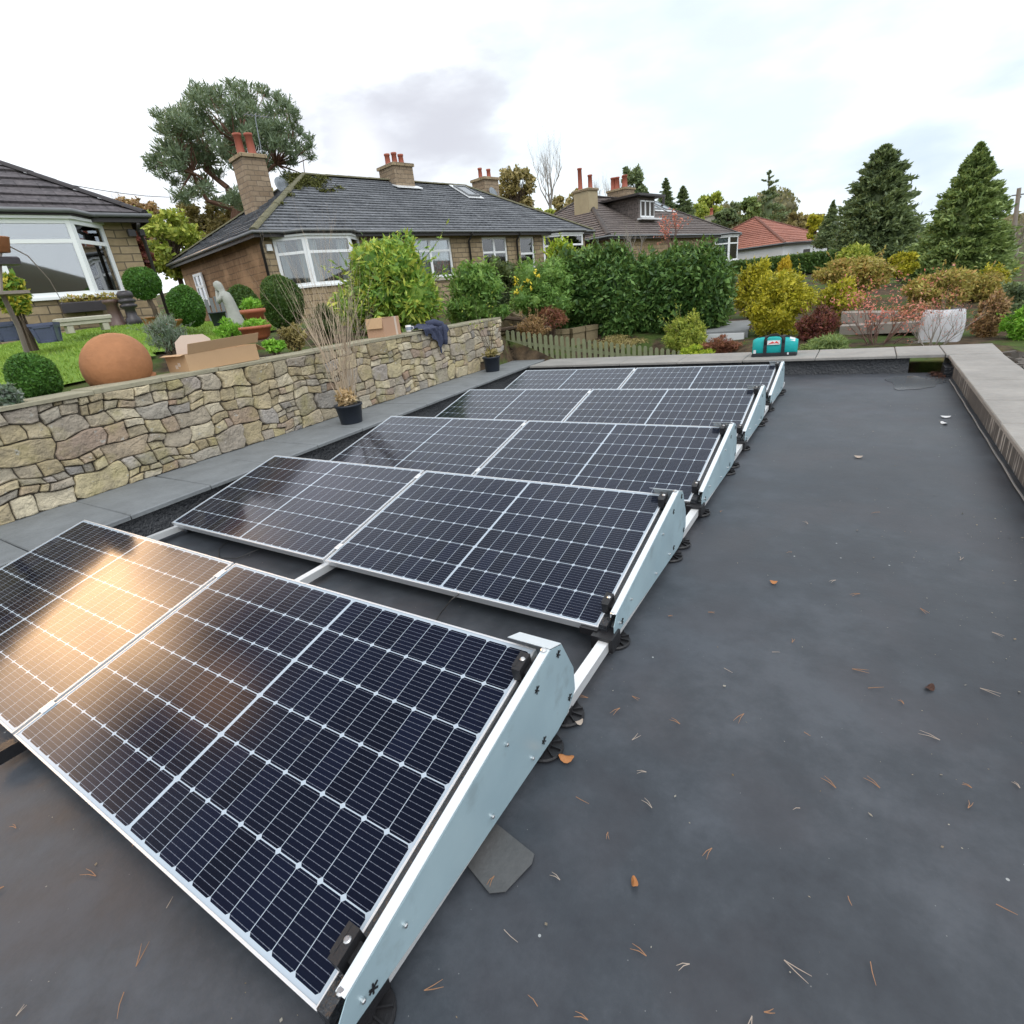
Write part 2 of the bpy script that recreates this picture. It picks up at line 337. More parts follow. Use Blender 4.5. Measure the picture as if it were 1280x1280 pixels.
G_ = dict(
 lawn=[(.08, .14, .02), (.13, .21, .03), (.19, .27, .05)],
 box=[(.012, .035, .008), (.03, .085, .015), (.06, .14, .025)],
 boxdark=[(.012, .028, .008), (.025, .055, .012), (.05, .085, .02)],
 rhodo=[(.03, .07, .012), (.075, .15, .025), (.16, .24, .04), (.30, .30, .05)],
 rhodo2=[(.03, .07, .015), (.07, .14, .03), (.13, .21, .05)],
 laurel=[(.010, .028, .008), (.020, .050, .012), (.042, .09, .022), (.10, .17, .045)],
 darkhedge=[(.012, .022, .01), (.028, .045, .016), (.06, .075, .025)],
 gold=[(.12, .13, .01), (.30, .29, .02), (.50, .44, .04)],
 golddeep=[(.25, .18, .01), (.48, .34, .02), (.60, .45, .04)],
 lime=[(.08, .14, .01), (.20, .28, .02), (.34, .38, .04)],
 yellowgreen=[(.07, .10, .015), (.15, .19, .03), (.26, .27, .05)],
 heather=[(.08, .03, .025), (.17, .06, .04), (.26, .11, .07)],
 berberis=[(.05, .012, .015), (.12, .03, .03), (.20, .07, .05)],
 pinkleaf=[(.30, .07, .06), (.45, .13, .11), (.55, .22, .17)],
 conifer=[(.022, .034, .018), (.048, .066, .034), (.082, .105, .048)],
 conifer2=[(.028, .048, .018), (.065, .095, .032), (.12, .155, .055)],
 pine=[(.04, .062, .038), (.075, .105, .065), (.12, .155, .10)],
 autumn=[(.10, .085, .04), (.19, .155, .065), (.27, .22, .09)],
 brownmass=[(.10, .06, .035), (.20, .12, .06), (.28, .19, .09)],
 mixed=[(.10, .07, .02), (.19, .16, .04), (.26, .24, .06), (.33, .17, .07)],
 fresh=[(.05, .13, .01), (.10, .25, .02), (.20, .36, .05)],
 farwood=[(.07, .07, .035), (.13, .12, .06), (.20, .17, .08), (.12, .14, .07)],
 lav=[(.06, .10, .06), (.12, .17, .12), (.2, .22, .2)],
)
GAIN = dict(laurel=2.1, conifer=3.1, conifer2=2.9, autumn=1.7, yellowgreen=2.2, brownmass=1.9, pine=2.2, darkhedge=2.2, boxdark=2.3, box=2.1, lawn=1.8, gold=1.35, golddeep=1.25, rhodo=2.1, rhodo2=2.1, lime=1.7, mixed=1.8, fresh=1.8, farwood=1.5, pinkleaf=1.6, lav=1.7)
for kk, v in G_.items(): M['L_'+kk] = M_leaf('leaf_'+kk, v, gain=GAIN.get(kk, 1.4))
M['L_variegated'] = M_leaf('leaf_variegated', [(.03, .08, .01), (.10, .2, .02), (.5, .42, .06)], scale=6)

# ------------------------------------------------------------------ mesh helpers
class MB:
    def __init__(s): s.v = []; s.f = []; s.mi = []; s.cur = 0
    def add(s, vs, fs):
        b = len(s.v); s.v += [tuple(x) for x in vs]; s.f += [tuple(i+b for i in f) for f in fs]; s.mi += [s.cur]*len(fs); return s
    def obox(s, o, ax, ay, az):
        o, ax, ay, az = map(Vector, (o, ax, ay, az))
        vs = [o+ax*i+ay*j+az*k for k in (0, 1) for j in (0, 1) for i in (0, 1)]
        fs = [(0, 2, 3, 1), (4, 5, 7, 6), (0, 1, 5, 4), (2, 6, 7, 3), (0, 4, 6, 2), (1, 3, 7, 5)]
        if ax.cross(ay).dot(az) < 0: fs = [f[::-1] for f in fs]
        return s.add(vs, fs)
    def box(s, x0, x1, y0, y1, z0, z1): return s.obox((x0, y0, z0), (x1-x0, 0, 0), (0, y1-y0, 0), (0, 0, z1-z0))
    def bbox(s, x0, x1, y0, y1, z0, z1, b=.01):      # box with chamfered vertical and top edges
        r1 = [(x0+b, y0), (x1-b, y0), (x1, y0+b), (x1, y1-b), (x1-b, y1), (x0+b, y1), (x0, y1-b), (x0, y0+b)]
        cx, cy = (x0+x1)/2, (y0+y1)/2
        def sh(p, d): return (p[0]+(d if p[0] < cx else -d), p[1]+(d if p[1] < cy else -d))
        rings = [[(*p, z0) for p in r1], [(*p, z1-b) for p in r1], [(*sh(p, b), z1) for p in r1]]
        vs = sum(rings, []); fs = [tuple(range(16, 24)), tuple(range(7, -1, -1))]
        for k in (0, 1):
            for i in range(8): j = (i+1) % 8; fs.append((k*8+i, k*8+j, k*8+8+j, k*8+8+i))
        return s.add(vs, fs)
    def prism(s, poly, o, ax, ay, az):      # poly in (ax, ay), extruded by az
        o, ax, ay, az = map(Vector, (o, ax, ay, az)); n = len(poly)
        a = [o+ax*p[0]+ay*p[1] for p in poly]; vs = a+[p+az for p in a]
        fs = [tuple(range(n))[::-1], tuple(range(n, 2*n))]+[(i, (i+1) % n, (i+1) % n+n, i+n) for i in range(n)]
        ar = sum(poly[i][0]*poly[(i+1) % n][1]-poly[(i+1) % n][0]*poly[i][1] for i in range(n))
        if (ar*ax.cross(ay).dot(az)) < 0: fs = [f[::-1] for f in fs]
        return s.add(vs, fs)
    def tube(s, pts, rad, n=6, cap=True):
        pts = [Vector(p) for p in pts]; m = len(pts)
        if not isinstance(rad, (list, tuple)): rad = [rad]*m
        vs = []; prev = None
        for i, p in enumerate(pts):
            t = (pts[min(i+1, m-1)]-pts[max(i-1, 0)]); t = t.normalized() if t.length > 1e-9 else Vector((0, 0, 1))
            a = prev-t*prev.dot(t) if prev is not None else t.orthogonal()
            a.normalize(); prev = a; b = t.cross(a)
            vs += [p+(a*math.cos(2*math.pi*k/n)+b*math.sin(2*math.pi*k/n))*rad[i] for k in range(n)]
        fs = [(i*n+k, i*n+(k+1) % n, (i+1)*n+(k+1) % n, (i+1)*n+k) for i in range(m-1) for k in range(n)]
        if cap: fs += [tuple(range(n))[::-1], tuple(range((m-1)*n, m*n))]
        return s.add(vs, fs)
    def lathe(s, prof, o=(0, 0, 0), n=24, cap=True):
        o = Vector(o); m = len(prof)
        vs = [o+Vector((r*math.cos(2*math.pi*k/n), r*math.sin(2*math.pi*k/n), z)) for r, z in prof for k in range(n)]
        fs = [(i*n+k, i*n+(k+1) % n, (i+1)*n+(k+1) % n, (i+1)*n+k) for i in range(m-1) for k in range(n)]
        if cap: fs += [tuple(range(n))[::-1], tuple(range((m-1)*n, m*n))]
        return s.add(vs, fs)
    def build(s, name, mat, parent=None, smooth=False, uv=True, loc=None):
        me = bpy.data.meshes.new(name); me.from_pydata(s.v, [], s.f)
        for m_ in (mat if isinstance(mat, (list, tuple)) else [mat]): me.materials.append(m_)
        me.polygons.foreach_set('material_index', s.mi)
        if smooth: me.polygons.foreach_set('use_smooth', [True]*len(me.polygons))
        if uv:
            l = me.uv_layers.new(name='UVMap').data; Z = Vector((0, 0, 1))
            for p in me.polygons:
                nn = p.normal; t = Z.cross(nn) if abs(nn.z) < .995 else Vector((1, 0, 0))
                t.normalize(); b = nn.cross(t)
                if abs(nn.z) >= .995: b = Vector((0, 1, 0))
                for li in p.loop_indices:
                    co = me.vertices[me.loops[li].vertex_index].co; l[li].uv = (co.dot(t), co.dot(b))
        o = bpy.data.objects.new(name, me); COL.objects.link(o)
        if parent: o.parent = parent
        if loc is not None: o.location = loc
        return o

def np_mesh(name, V, Q, mat, parent=None):       # quads from numpy arrays
    me = bpy.data.meshes.new(name); nv, nf = len(V), len(Q)
    me.vertices.add(nv); me.vertices.foreach_set('co', V.astype(np.float32).ravel())
    me.loops.add(nf*4); me.loops.foreach_set('vertex_index', Q.astype(np.int32).ravel())
    me.polygons.add(nf); me.polygons.foreach_set('loop_start', np.arange(0, nf*4, 4, dtype=np.int32))
    me.polygons.foreach_set('loop_total', np.full(nf, 4, dtype=np.int32))
    me.update(calc_edges=True); me.materials.append(mat)
    o = bpy.data.objects.new(name, me); COL.objects.link(o)
    if parent: o.parent = parent
    return o

def thing(name, label, cat, loc=(0, 0, 0), rotz=0, group=None):
    o = bpy.data.objects.new(name, None); COL.objects.link(o); o.empty_display_size = .1
    o.location = loc; o.rotation_euler = (0, 0, rotz); return tag(o, label, cat, group)
def tag(o, label, cat, group=None, kind=None):
    o['label'] = label; o['category'] = cat
    if group: o['group'] = group
    if kind: o['kind'] = kind
    return o
def struct(o): o['kind'] = 'structure'; return o
def copy_tree(o, parent=None):
    c = o.copy(); COL.objects.link(c); c.parent = parent
    for ch in list(o.children): copy_tree(ch, c)
    return c

def unit(v): return v/np.maximum(np.linalg.norm(v, axis=1, keepdims=True), 1e-9)
def leaf_quads(P, A, S, l, wd):
    n = len(P); l = l[:, None]; wd = wd[:, None]
    V = np.stack([P-A*l*.5, P+S*wd*.5, P+A*l*.5, P-S*wd*.5], 1).reshape(-1, 3)
    return V, np.arange(n*4).reshape(-1, 4)
def sphere_core(c, r, n=14):
    th = np.linspace(0, math.pi, n); ph = np.linspace(0, 2*math.pi, 2*n, endpoint=False)
    V = np.array([[c[0]+r[0]*math.sin(t)*math.cos(p), c[1]+r[1]*math.sin(t)*math.sin(p), c[2]+r[2]*math.cos(t)] for t in th for p in ph])
    m = 2*n; Q = np.array([[i*m+j, i*m+(j+1) % m, (i+1)*m+(j+1) % m, (i+1)*m+j] for i in range(n-1) for j in range(m)])
    return V, Q
def foliage(name, mat, parent, lobes, n, leaf=.06, aspect=.45, shell=.75, lump=.13, core=.8, droop=0, out=1., jitter=.8, flat=0):
    lobes = np.array(lobes, float); ar = np.array([(l[3]*l[4]*l[5])**(2/3) for l in lobes]); ar /= ar.sum()
    Vs, Qs, off = [], [], 0
    for i, lb in enumerate(lobes):
        k = int(n*1.5*ar[i])+8
        d = unit(rng.normal(size=(k, 3)))
        fr = rng.normal(size=(5, 3))*3.2; ph = rng.uniform(0, 6.28, 5)
        lm = sum(np.sin(d@fr[j]+ph[j]) for j in range(5))/5
        r = (shell+(1-shell)*rng.random(k)**.5)*(1+lump*lm*1.8)*(1+(.22*rng.random(k)*(rng.random(k) < .3) if lump > .1 and len(lobes) < 40 else 0))
        P = lb[:3]+d*r[:, None]*lb[3:6]
        keep = np.ones(k, bool)
        for j, l2 in enumerate(lobes):
            if j != i: keep &= (((P-l2[:3])/l2[3:6])**2).sum(1) > .45
        keep &= P[:, 2] > -.02
        P, d = P[keep], d[keep]; k = len(P)
        if k == 0: continue
        A = unit(d*out+rng.normal(size=(k, 3))*jitter+np.array([0, 0, -droop])); S = unit(np.cross(A, d+rng.normal(size=(k, 3))*(.6 if not flat else .2)))
        l = leaf*np.clip(rng.lognormal(0, .38, k), .4, 2)*1.02
        V, Q = leaf_quads(P, A, S, l, l*aspect); Vs.append(V); Qs.append(Q+off); off += len(V)
    if core:
        for lb in lobes:
            V, Q = sphere_core(lb[:3], lb[3:6]*(core-.13))
            dd = unit(V-lb[:3]); V = lb[:3]+(V-lb[:3])*(1+.08*np.sin(dd*9+lb[0]).sum(1, keepdims=True))
            V[:, 2] = np.maximum(V[:, 2], 0); Vs.append(V); Qs.append(Q+off); off += len(V)
    return np_mesh(name, np.vstack(Vs), np.vstack(Qs), mat, parent)

def twigs(mb, p, d, L, r, depth, spread=.5, kids=3, up=.15, seg=3, n=3, tips=None):
    pts = [Vector(p)]; d = Vector(d).normalized(); rad = [r]
    for i in range(seg):
        d = (d+Vector((random.gauss(0, .12), random.gauss(0, .12), random.gauss(0, .10)+up*.3))).normalized()
        pts.append(pts[-1]+d*L/seg); rad.append(r*(1-.6*(i+1)/seg))
    mb.tube(pts, rad, n, cap=False)
    if tips is not None and depth <= 1: tips.append((pts[-1], d)); tips.append((pts[-2], d))
    if depth <= 0: return
    for i in range(kids):
        k = random.randint(1, seg); a = Vector((random.gauss(0, 1), random.gauss(0, 1), random.gauss(0, .6)+up))
        nd = (d+a.normalized()*spread*random.uniform(.6, 1.4)).normalized()
        twigs(mb, pts[k], nd, L*random.uniform(.55, .8), rad[k]*.75, depth-1, spread, kids, up, seg, n, tips)

# ------------------------------------------------------------------ terrain
CP = [(-3.1, -3, 1.0), (-3.2, 0, 1.0), (-3.3, 2, 1.0), (-3.4, 4, 1.0), (-3.6, 6, 1.0), (-3.6, 7.6, .98), (-5.4, 3, 1.35), (-8, 4.5, 1.56), (-10.5, 6, 1.62),
      (-5.5, 5.5, 1.25), (-8, 8, 1.4), (-10.9, 9.4, 1.25), (-9, 16, 1.15), (-7.7, 24, 1.15), (-6, 11, .9), (-5, 9.2, .75), (-3.2, 10.4, .25), (-3.04, 12, .5), (-.24, 12.6, .3), (-4, 14, .8),
      (-1.5, 10, -.2), (0, 9.7, -.2), (1.1, 10.6, .2), (2.5, 9.8, .0), (3.6, 10.2, .05), (5, 9, -.1), (4.5, 7, -.05), (4.5, 4, -.2), (2.4, 27.7, 1.0), (4.5, 19.6, .55), (6, 21, .3), (-1.5, 20, 1.2),
      (-4.4, 38, 1.2), (0, 48, .9), (10, 30, 0), (15, 10, -1), (15, -10, -1.5), (-18, 12, 1.7), (-20, 0, 2.4), (-25, 20, 3.2), (-20, 40, 3), (60, 60, -3), (-80, 60, 8), (-60, -20, 8), (60, -60, -5), (10, 120, 2)]
CPA = np.array(CP)
def gz(x, y):
    x = np.asarray(x, float); y = np.asarray(y, float)
    d2 = (x[..., None]-CPA[:, 0])**2+(y[..., None]-CPA[:, 1])**2+.02
    w_ = d2**-1.6; z = (w_*CPA[:, 2]).sum(-1)/w_.sum(-1)
    return z
def gzf(x, y): return float(gz(np.array([x]), np.array([y]))[0])
XW0, YW0, XW1, YW1 = -2.64, -2.2, -3.24, 8.62          # retaining wall face line
def wx(y): return XW0+(XW1-XW0)*(y-YW0)/(YW1-YW0)
xs = np.concatenate([-np.geomspace(700, 16, 22), np.arange(-15.5, -3.6, .35), [-3.45, -3.36, -3.3], np.arange(-3.0, 5.2, .25), np.arange(5.5, 16, .6), np.geomspace(17, 700, 20)])
ys = np.concatenate([-np.geomspace(700, 9, 18), np.arange(-8, 8.7, .35), [8.86, 8.93], np.arange(9.1, 16, .3), np.arange(16.6, 30, .8), np.geomspace(31, 900, 26)])
X, Y = np.meshgrid(xs, ys); Z = gz(X, Y)
Z[(X > -3.2) & (X < 4.0) & (Y < 8.9) & (Y > -30)] = -.6
far = np.hypot(X, Y); Z = np.where(far > 90, Z*np.clip(1-(far-90)/200, 0.2, 1), Z)
V = np.stack([X, Y, Z], -1).reshape(-1, 3); nx = len(xs); ny = len(ys)
ii, jj = np.meshgrid(np.arange(ny-1), np.arange(nx-1), indexing='ij'); b0 = (ii*nx+jj).ravel()
g = np_mesh('ground', V, np.stack([b0, b0+1, b0+nx+1, b0+nx], 1), M['ground']); struct(g)

def inpoly(x, y, poly):
    c = np.zeros(x.shape, bool); n = len(poly)
    for i in range(n):
        x1, y1 = poly[i]; x2, y2 = poly[(i+1) % n]
        c ^= ((y1 > y) != (y2 > y)) & (x < (x2-x1)*(y-y1)/(y2-y1+1e-12)+x1)
    return c
LP = [(-3.9, -3.5), (-3.95, .8), (-4.1, 2.2), (-4.6, 3.8), (-5.2, 5.0), (-6.2, 6.0), (-7.6, 6.9), (-9.3, 7.2), (-9.4, 5.2), (-9.3, 3), (-9.4, -3.5)]
gx, gy = np.meshgrid(np.arange(-9.6, -3.7, .1), np.arange(-3.6, 7.4, .1)); gq = gz(gx, gy)+.035
m = inpoly(gx[:-1, :-1]+.05, gy[:-1, :-1]+.05, LP); ri, ci = np.nonzero(m); nn = gx.shape[1]; b0 = ri*nn+ci
o = np_mesh('lawn', np.stack([gx, gy, gq], -1).reshape(-1, 3), np.stack([b0, b0+1, b0+nn+1, b0+nn], 1), M_plain('lawn_turf', (.16, .27, .035), .9, 0, .35, 3, .02)); struct(o)
n_ = 60000; px_ = rng.uniform(-9.4, -3.8, n_); py_ = rng.uniform(-1, 7.2, n_); k_ = inpoly(px_, py_, LP); px_, py_ = px_[k_], py_[k_]
P = np.stack([px_, py_, gz(px_, py_)+.05], 1); A = unit(rng.normal(size=P.shape)*.35+[0, 0, 1]); S = unit(np.cross(A, rng.normal(size=P.shape)))
V, Q = leaf_quads(P, A, S, rng.uniform(.03, .06, len(P)), np.full(len(P), .012))
tag(np_mesh('grass', V, Q, M['L_lawn']), 'short bright green mown grass blades of the lawn', 'grass', kind='stuff')

# far hills, closed mounds with woods standing on them
def hill(name, az0, az1, dist, hh, seed):
    r = np.random.default_rng(seed); na, nd = 60, 8; V = []
    for j in range(nd):
        t = j/(nd-1)
        for i in range(na):
            a = R_(az0+(az1-az0)*i/(na-1)); e = math.sin(math.pi*min(1, max(0, (i/(na-1)))))**.5
            h = hh*e*math.sin(math.pi*t)*(1+.25*math.sin(a*9+seed)+.12*math.sin(a*23))-3
            d = dist*(1+.5*t); V.append((CAM.x+math.sin(a)*d, CAM.y+math.cos(a)*d, h))
    V = np.array(V); ii, jj = np.meshgrid(np.arange(nd-1), np.arange(na-1), indexing='ij'); b = (ii*na+jj).ravel()
    return struct(np_mesh(name, V, np.stack([b, b+1, b+na+1, b+na], 1), M['hill']))
hill('hill', 2, 42, 190, 20, 3); hill('hill', 35, 200, 330, 42, 5); hill('hill', -140, -95, 330, 40, 8); hill('hill', -60, 5, 420, 22, 9)

# ------------------------------------------------------------------ our flat roof
yr0, yr1 = -3.0, 8.2; xr = 3.5
def cxl(y): return -1.83-.082*(y-.5)                # inner edge of the slate copings
B = thing('flat_roof_extension', 'low flat roof covered in dark grey rubber membrane, edged by stone copings', 'flat roof', (0, 0, 0))
nxs, nys = 70, 120; V = []
for j in range(nys+1):
    y = yr0+(yr1-yr0)*j/nys
    for i in range(nxs+1):
        x = -2.6+(xr+2.6)*i/nxs
        V.append((x, y, .001*math.sin(x*2.1+y*.7)+.0015*math.sin(y*3.1+x)-.002))
V = np.array(V); ii, jj = np.meshgrid(np.arange(nys), np.arange(nxs), indexing='ij'); b0 = (ii*(nxs+1)+jj).ravel()
np_mesh('membrane', V, np.stack([b0, b0+1, b0+nxs+2, b0+nxs+1], 1), M['roof'], B)
# left upstand with folded rubber
mb = MB(); ny_ = 90; vs = []
for j in range(ny_+1):
    y = -2.5+(8.2+2.5)*j/ny_
    for t in range(5):
        z = .187*t/4-.02*(t == 0); vs.append((cxl(y)-.03+.05*(1-t/4)**2+.008*math.sin(y*9+t)+.006*math.sin(y*23), y, z))
mb.add(vs, [(j*5+t, (j+1)*5+t, (j+1)*5+t+1, j*5+t+1) for j in range(ny_) for t in range(4)])
mb.build('upstand_lining', M['blackrubber'], B, True)
mb = MB(); vs = []
for j in range(61):
    x = -2.5+(3.09+2.5)*j/60
    for t in range(5): vs.append((x, 8.2-.04*(1-t/4)**2-.005*math.sin(x*11+t), .187*t/4-.02*(t == 0)))
mb.add(vs, [(j*5+t, j*5+t+1, (j+1)*5+t+1, (j+1)*5+t)[::-1] for j in range(60) for t in range(4)])
mb.build('upstand_lining', M['blackrubber'], B, True)
mb = MB(); mb.box(-2.5, 3.09, 8.21, 8.85, -.6, .185); mb.box(3.5, 3.88, -2.5, 8.85, -.6, .185)
k = NT('stained_parapet'); v = k.coord(); st = k.t.nodes.new('ShaderNodeMapping'); st.inputs['Scale'].default_value = (1, 14, 1.2); k.set(st.inputs[0], v)
s1 = k.noise(1.6, 4, st.outputs[0]); s2 = k.noise(.9, 3, v)
c = k.mix(k.noise(6, 6, v), (.06, .06, .062), (.12, .115, .11)); c = k.mix(k.math('MULTIPLY', k.ramp(s1, (.52, 0.), (.62, 1.)), k.ramp(s2, (.42, 0.), (.55, 1.))), c, (.42, .42, .41))
k.bump(k.noise(20, 4, v), .006)
mb.build('parapet', k.out(c, .8), B)
mb = MB()
mb.box(3.42, 3.5, 7.86, 8.2, .0, .11); mb.build('outlet_flange', M['blackrubber'], B)
# coping stones
def coping(poly, z0, z1, mat):
    mb = MB(); n = len(poly); cx = sum(p[0] for p in poly)/n; cy = sum(p[1] for p in poly)/n; b = .008
    def ins(p, d): l = math.hypot(cx-p[0], cy-p[1]); return (p[0]+(cx-p[0])*d/l, p[1]+(cy-p[1])*d/l)
    tz = random.uniform(-.003, .003)
    vs = [(*p, z0) for p in poly]+[(*p, z1-b+tz) for p in poly]+[(*ins(p, b*1.4), z1+tz) for p in poly]
    fs = [tuple(range(n))[::-1], tuple(range(2*n, 3*n))]+[(k*n+i, k*n+(i+1) % n, k*n+n+(i+1) % n, k*n+n+i) for k in (0, 1) for i in range(n)]
    mb.add(vs, fs); return mb.build('coping_stone', mat, B)
y = -2.4
while y < 8.7:
    L = .64+random.uniform(-.05, .05); y1 = min(y+L, 8.95); s = random.uniform(-.02, .02)
    coping([(wx(y)-.1, y+.004+s), (cxl(y)+.02, y+.004), (cxl(y1)+.02, y1-.004), (wx(y1)-.1, y1-.004+s)], .19, .223, M['slate']); y = y1
x = -2.38
while x < 3.4:
    x1 = min(x+random.uniform(.82, .95), 3.43)
    if 3.43-x1 < .3: x1 = 3.43
    coping([(x+.004, 8.13), (x1-.004, 8.13), (x1-.004, 8.93), (x+.004, 8.93)], .19, .225, M['concrete']); x = x1
coping([(3.434, 8.1), (3.95, 8.1), (3.97, 8.95), (3.434, 8.93)], .19, .227, M['concrete'])
y = 8.092
while y > -2.3:
    y1 = y-random.uniform(.72, .9); coping([(3.455, y1+.004), (3.945, y1+.004), (3.945, y-.004), (3.455, y-.004)], .19, .226, M['concrete']); y = y1
mb = MB(); mb.tube([(3.452, y_, .02+.004*math.sin(y_*9)) for y_ in np.arange(-2.4, 7.8, .2)], .006, 5); mb.build('sealant_bead', M_plain('pale_sealant', (.2, .2, .2), .6, 0, .4, 9), B)
# wet patch by the outlet
vs = []; nP = 48
for i in range(nP):
    a = 2*math.pi*i/nP; r = 1+.16*math.sin(3*a+1)+.1*math.sin(5*a)+.05*math.sin(9*a+2); vs.append((3.12+.26*r*math.cos(a), 7.55+.42*r*math.sin(a), .0018))
kk = NT('rain_water'); kk.out((.10, .112, .125), .16, 0, .9); mb = MB(); mb.add(vs, [tuple(range(nP))]); struct(mb.build('puddle', kk.m))
vs = [(p[0]*.5+1.82-.03, p[1]*.6+2.35, .0045) for p in vs]; 
# litter in the outlet corner
def litter(cx, cy, rx, ry, n, z0, nm, lab):
    P = np.stack([cx+rng.normal(size=n)*rx, cy+rng.normal(size=n)*ry, z0+np.abs(rng.normal(size=n))*.01], 1)
    A = unit(rng.normal(size=(n, 3))*[1, 1, .3]); S = unit(np.cross(A, [0, 0, 1]+rng.normal(size=(n, 3))*.4))
    V, Q = leaf_quads(P, A, S, rng.uniform(.02, .045, n), rng.uniform(.01, .025, n)); return tag(np_mesh(nm, V, Q, M['litter']), lab, 'leaf litter', kind='stuff')
litter(3.38, 7.98, .04, .1, 260, .008, 'leaf_litter', 'wet dark leaf litter caught in the roof outlet corner')
litter(-1.85, 2.9, .07, .7, 700, .01, 'leaf_litter', 'reddish leaf litter lying in the gully beside the slate copings')

# ------------------------------------------------------------------ solar array
TILT = .232; PW, PD, PITCH = 1.722, 1.01, 1.48
def make_panel():
    t = thing('solar_panel', '', 'solar panel')
    h = .034; l = .0068
    def T(p): return p
    mb = MB()
    prof = [(0, -h), (l*2.2, -h), (l*2.2, -h+.002), (.002, -h+.002), (.002, 0), (l, 0), (l, .0015), (0, .0015)]
    for o_, ax, ay in (((0, 0, 0), (1, 0, 0), (0, 1, 0)), ((PW, 0, 0), (0, 1, 0), (-1, 0, 0)), ((PW, PD, 0), (-1, 0, 0), (0, -1, 0)), ((0, PD, 0), (0, -1, 0), (1, 0, 0))):
        ax, ay = Vector(ax), Vector(ay); Ln = PW if abs(ax.x) > .5 else PD
        o_ = Vector(o_); n = len(prof); vs = []
        for e, s_ in ((0, 1), (Ln, -1)):
            for (a, z) in prof: vs.append(o_+ax*(e+s_*a)+ay*a+Vector((0, 0, z)))
        mb.add(vs, [(i, (i+1) % n, n+(i+1) % n, n+i)[::-1] for i in range(n)])
    mb.build('frame', M['frame'], t)
    mb = MB(); mb.box(.004, PW-.004, .004, PD-.004, -.006, -.001); g_ = mb.build('cell_glass', [M['cells']], t)
    mb = MB(); mb.box(PW*.5-.05, PW*.5+.05, PD*.82, PD*.9, -.028, -.007); mb.build('junction_box', M['blackplastic'], t)
    return t
rows_l = ['nearest', 'second', 'third', 'fourth', 'farthest']
proto = make_panel(); pz = .105
ct, st_ = math.cos(TILT), math.sin(TILT)
for r in range(5):
    for s_ in (0, 1):
        o = proto if (r == 0 and s_ == 0) else copy_tree(proto)
        o.location = (.01 if s_ else -.01-PW, r*PITCH, pz); o.rotation_euler = (TILT, 0, 0)
        o['label'] = 'tilted dark solar panel with white cell grid, %s of the %s row' % ('right' if s_ else 'left', rows_l[r])
        o['group'] = 'solar panels in five rows on the roof'
# rails
for i, (x, w_) in enumerate(((1.775, 'under the side plates along the right ends of the panels'), (0.0, 'under the gap between left and right panels'), (-1.70, 'under the left ends of the panels'))):
    y0 = -.06 if i else .0
    t = thing('mounting_rail', 'pale aluminium mounting rail '+w_, 'rail', (x, y0, 0), 0, 'rails under the solar panels')
    mb = MB(); mb.box(-.022, .022, 0.02, 5*PITCH-.2, .035, .078); mb.build('beam', M['alu'], t)
    mb = MB(); mb.box(-.025, .025, -.012, .13, .032, .081); mb.tube([(0, -.03, .056), (0, 0.0, .056)], .018, 10); mb.build('end_cap', M['blackplastic'], t)
    for r in range(5):
        for q, yy in enumerate((.14, .95, 1.12)):
            if i and q == 1: continue
            mb = MB(); cx = .002; y_ = r*PITCH+yy-y0
            if i == 0: y_ = r*PITCH+(.07, .90, 1.07)[q]
            mb.lathe([(.066, 0), (.066, .006), (.062, .012), (.026, .012), (.024, .04), (.0, .04)], (cx, y_, .003), 28)
            for a in range(10): an = a*math.pi/5; mb.obox((cx+.024*math.cos(an), y_+.024*math.sin(an), .012), (.038*math.cos(an), .038*math.sin(an), 0), (-.004*math.sin(an), .004*math.cos(an), 0), (0, 0, .012))
            mb.build('foot', M['blackplastic'], t)
        if i == 0 and r:
            mb = MB(); y_ = r*PITCH-.02; mb.box(-.055, .04, y_-.03, y_+.06, .030, .094); mb.box(-.12, -.04, y_+.0, y_+.05, .07, .1); mb.build('rail_clip', M['blackplastic'], t)
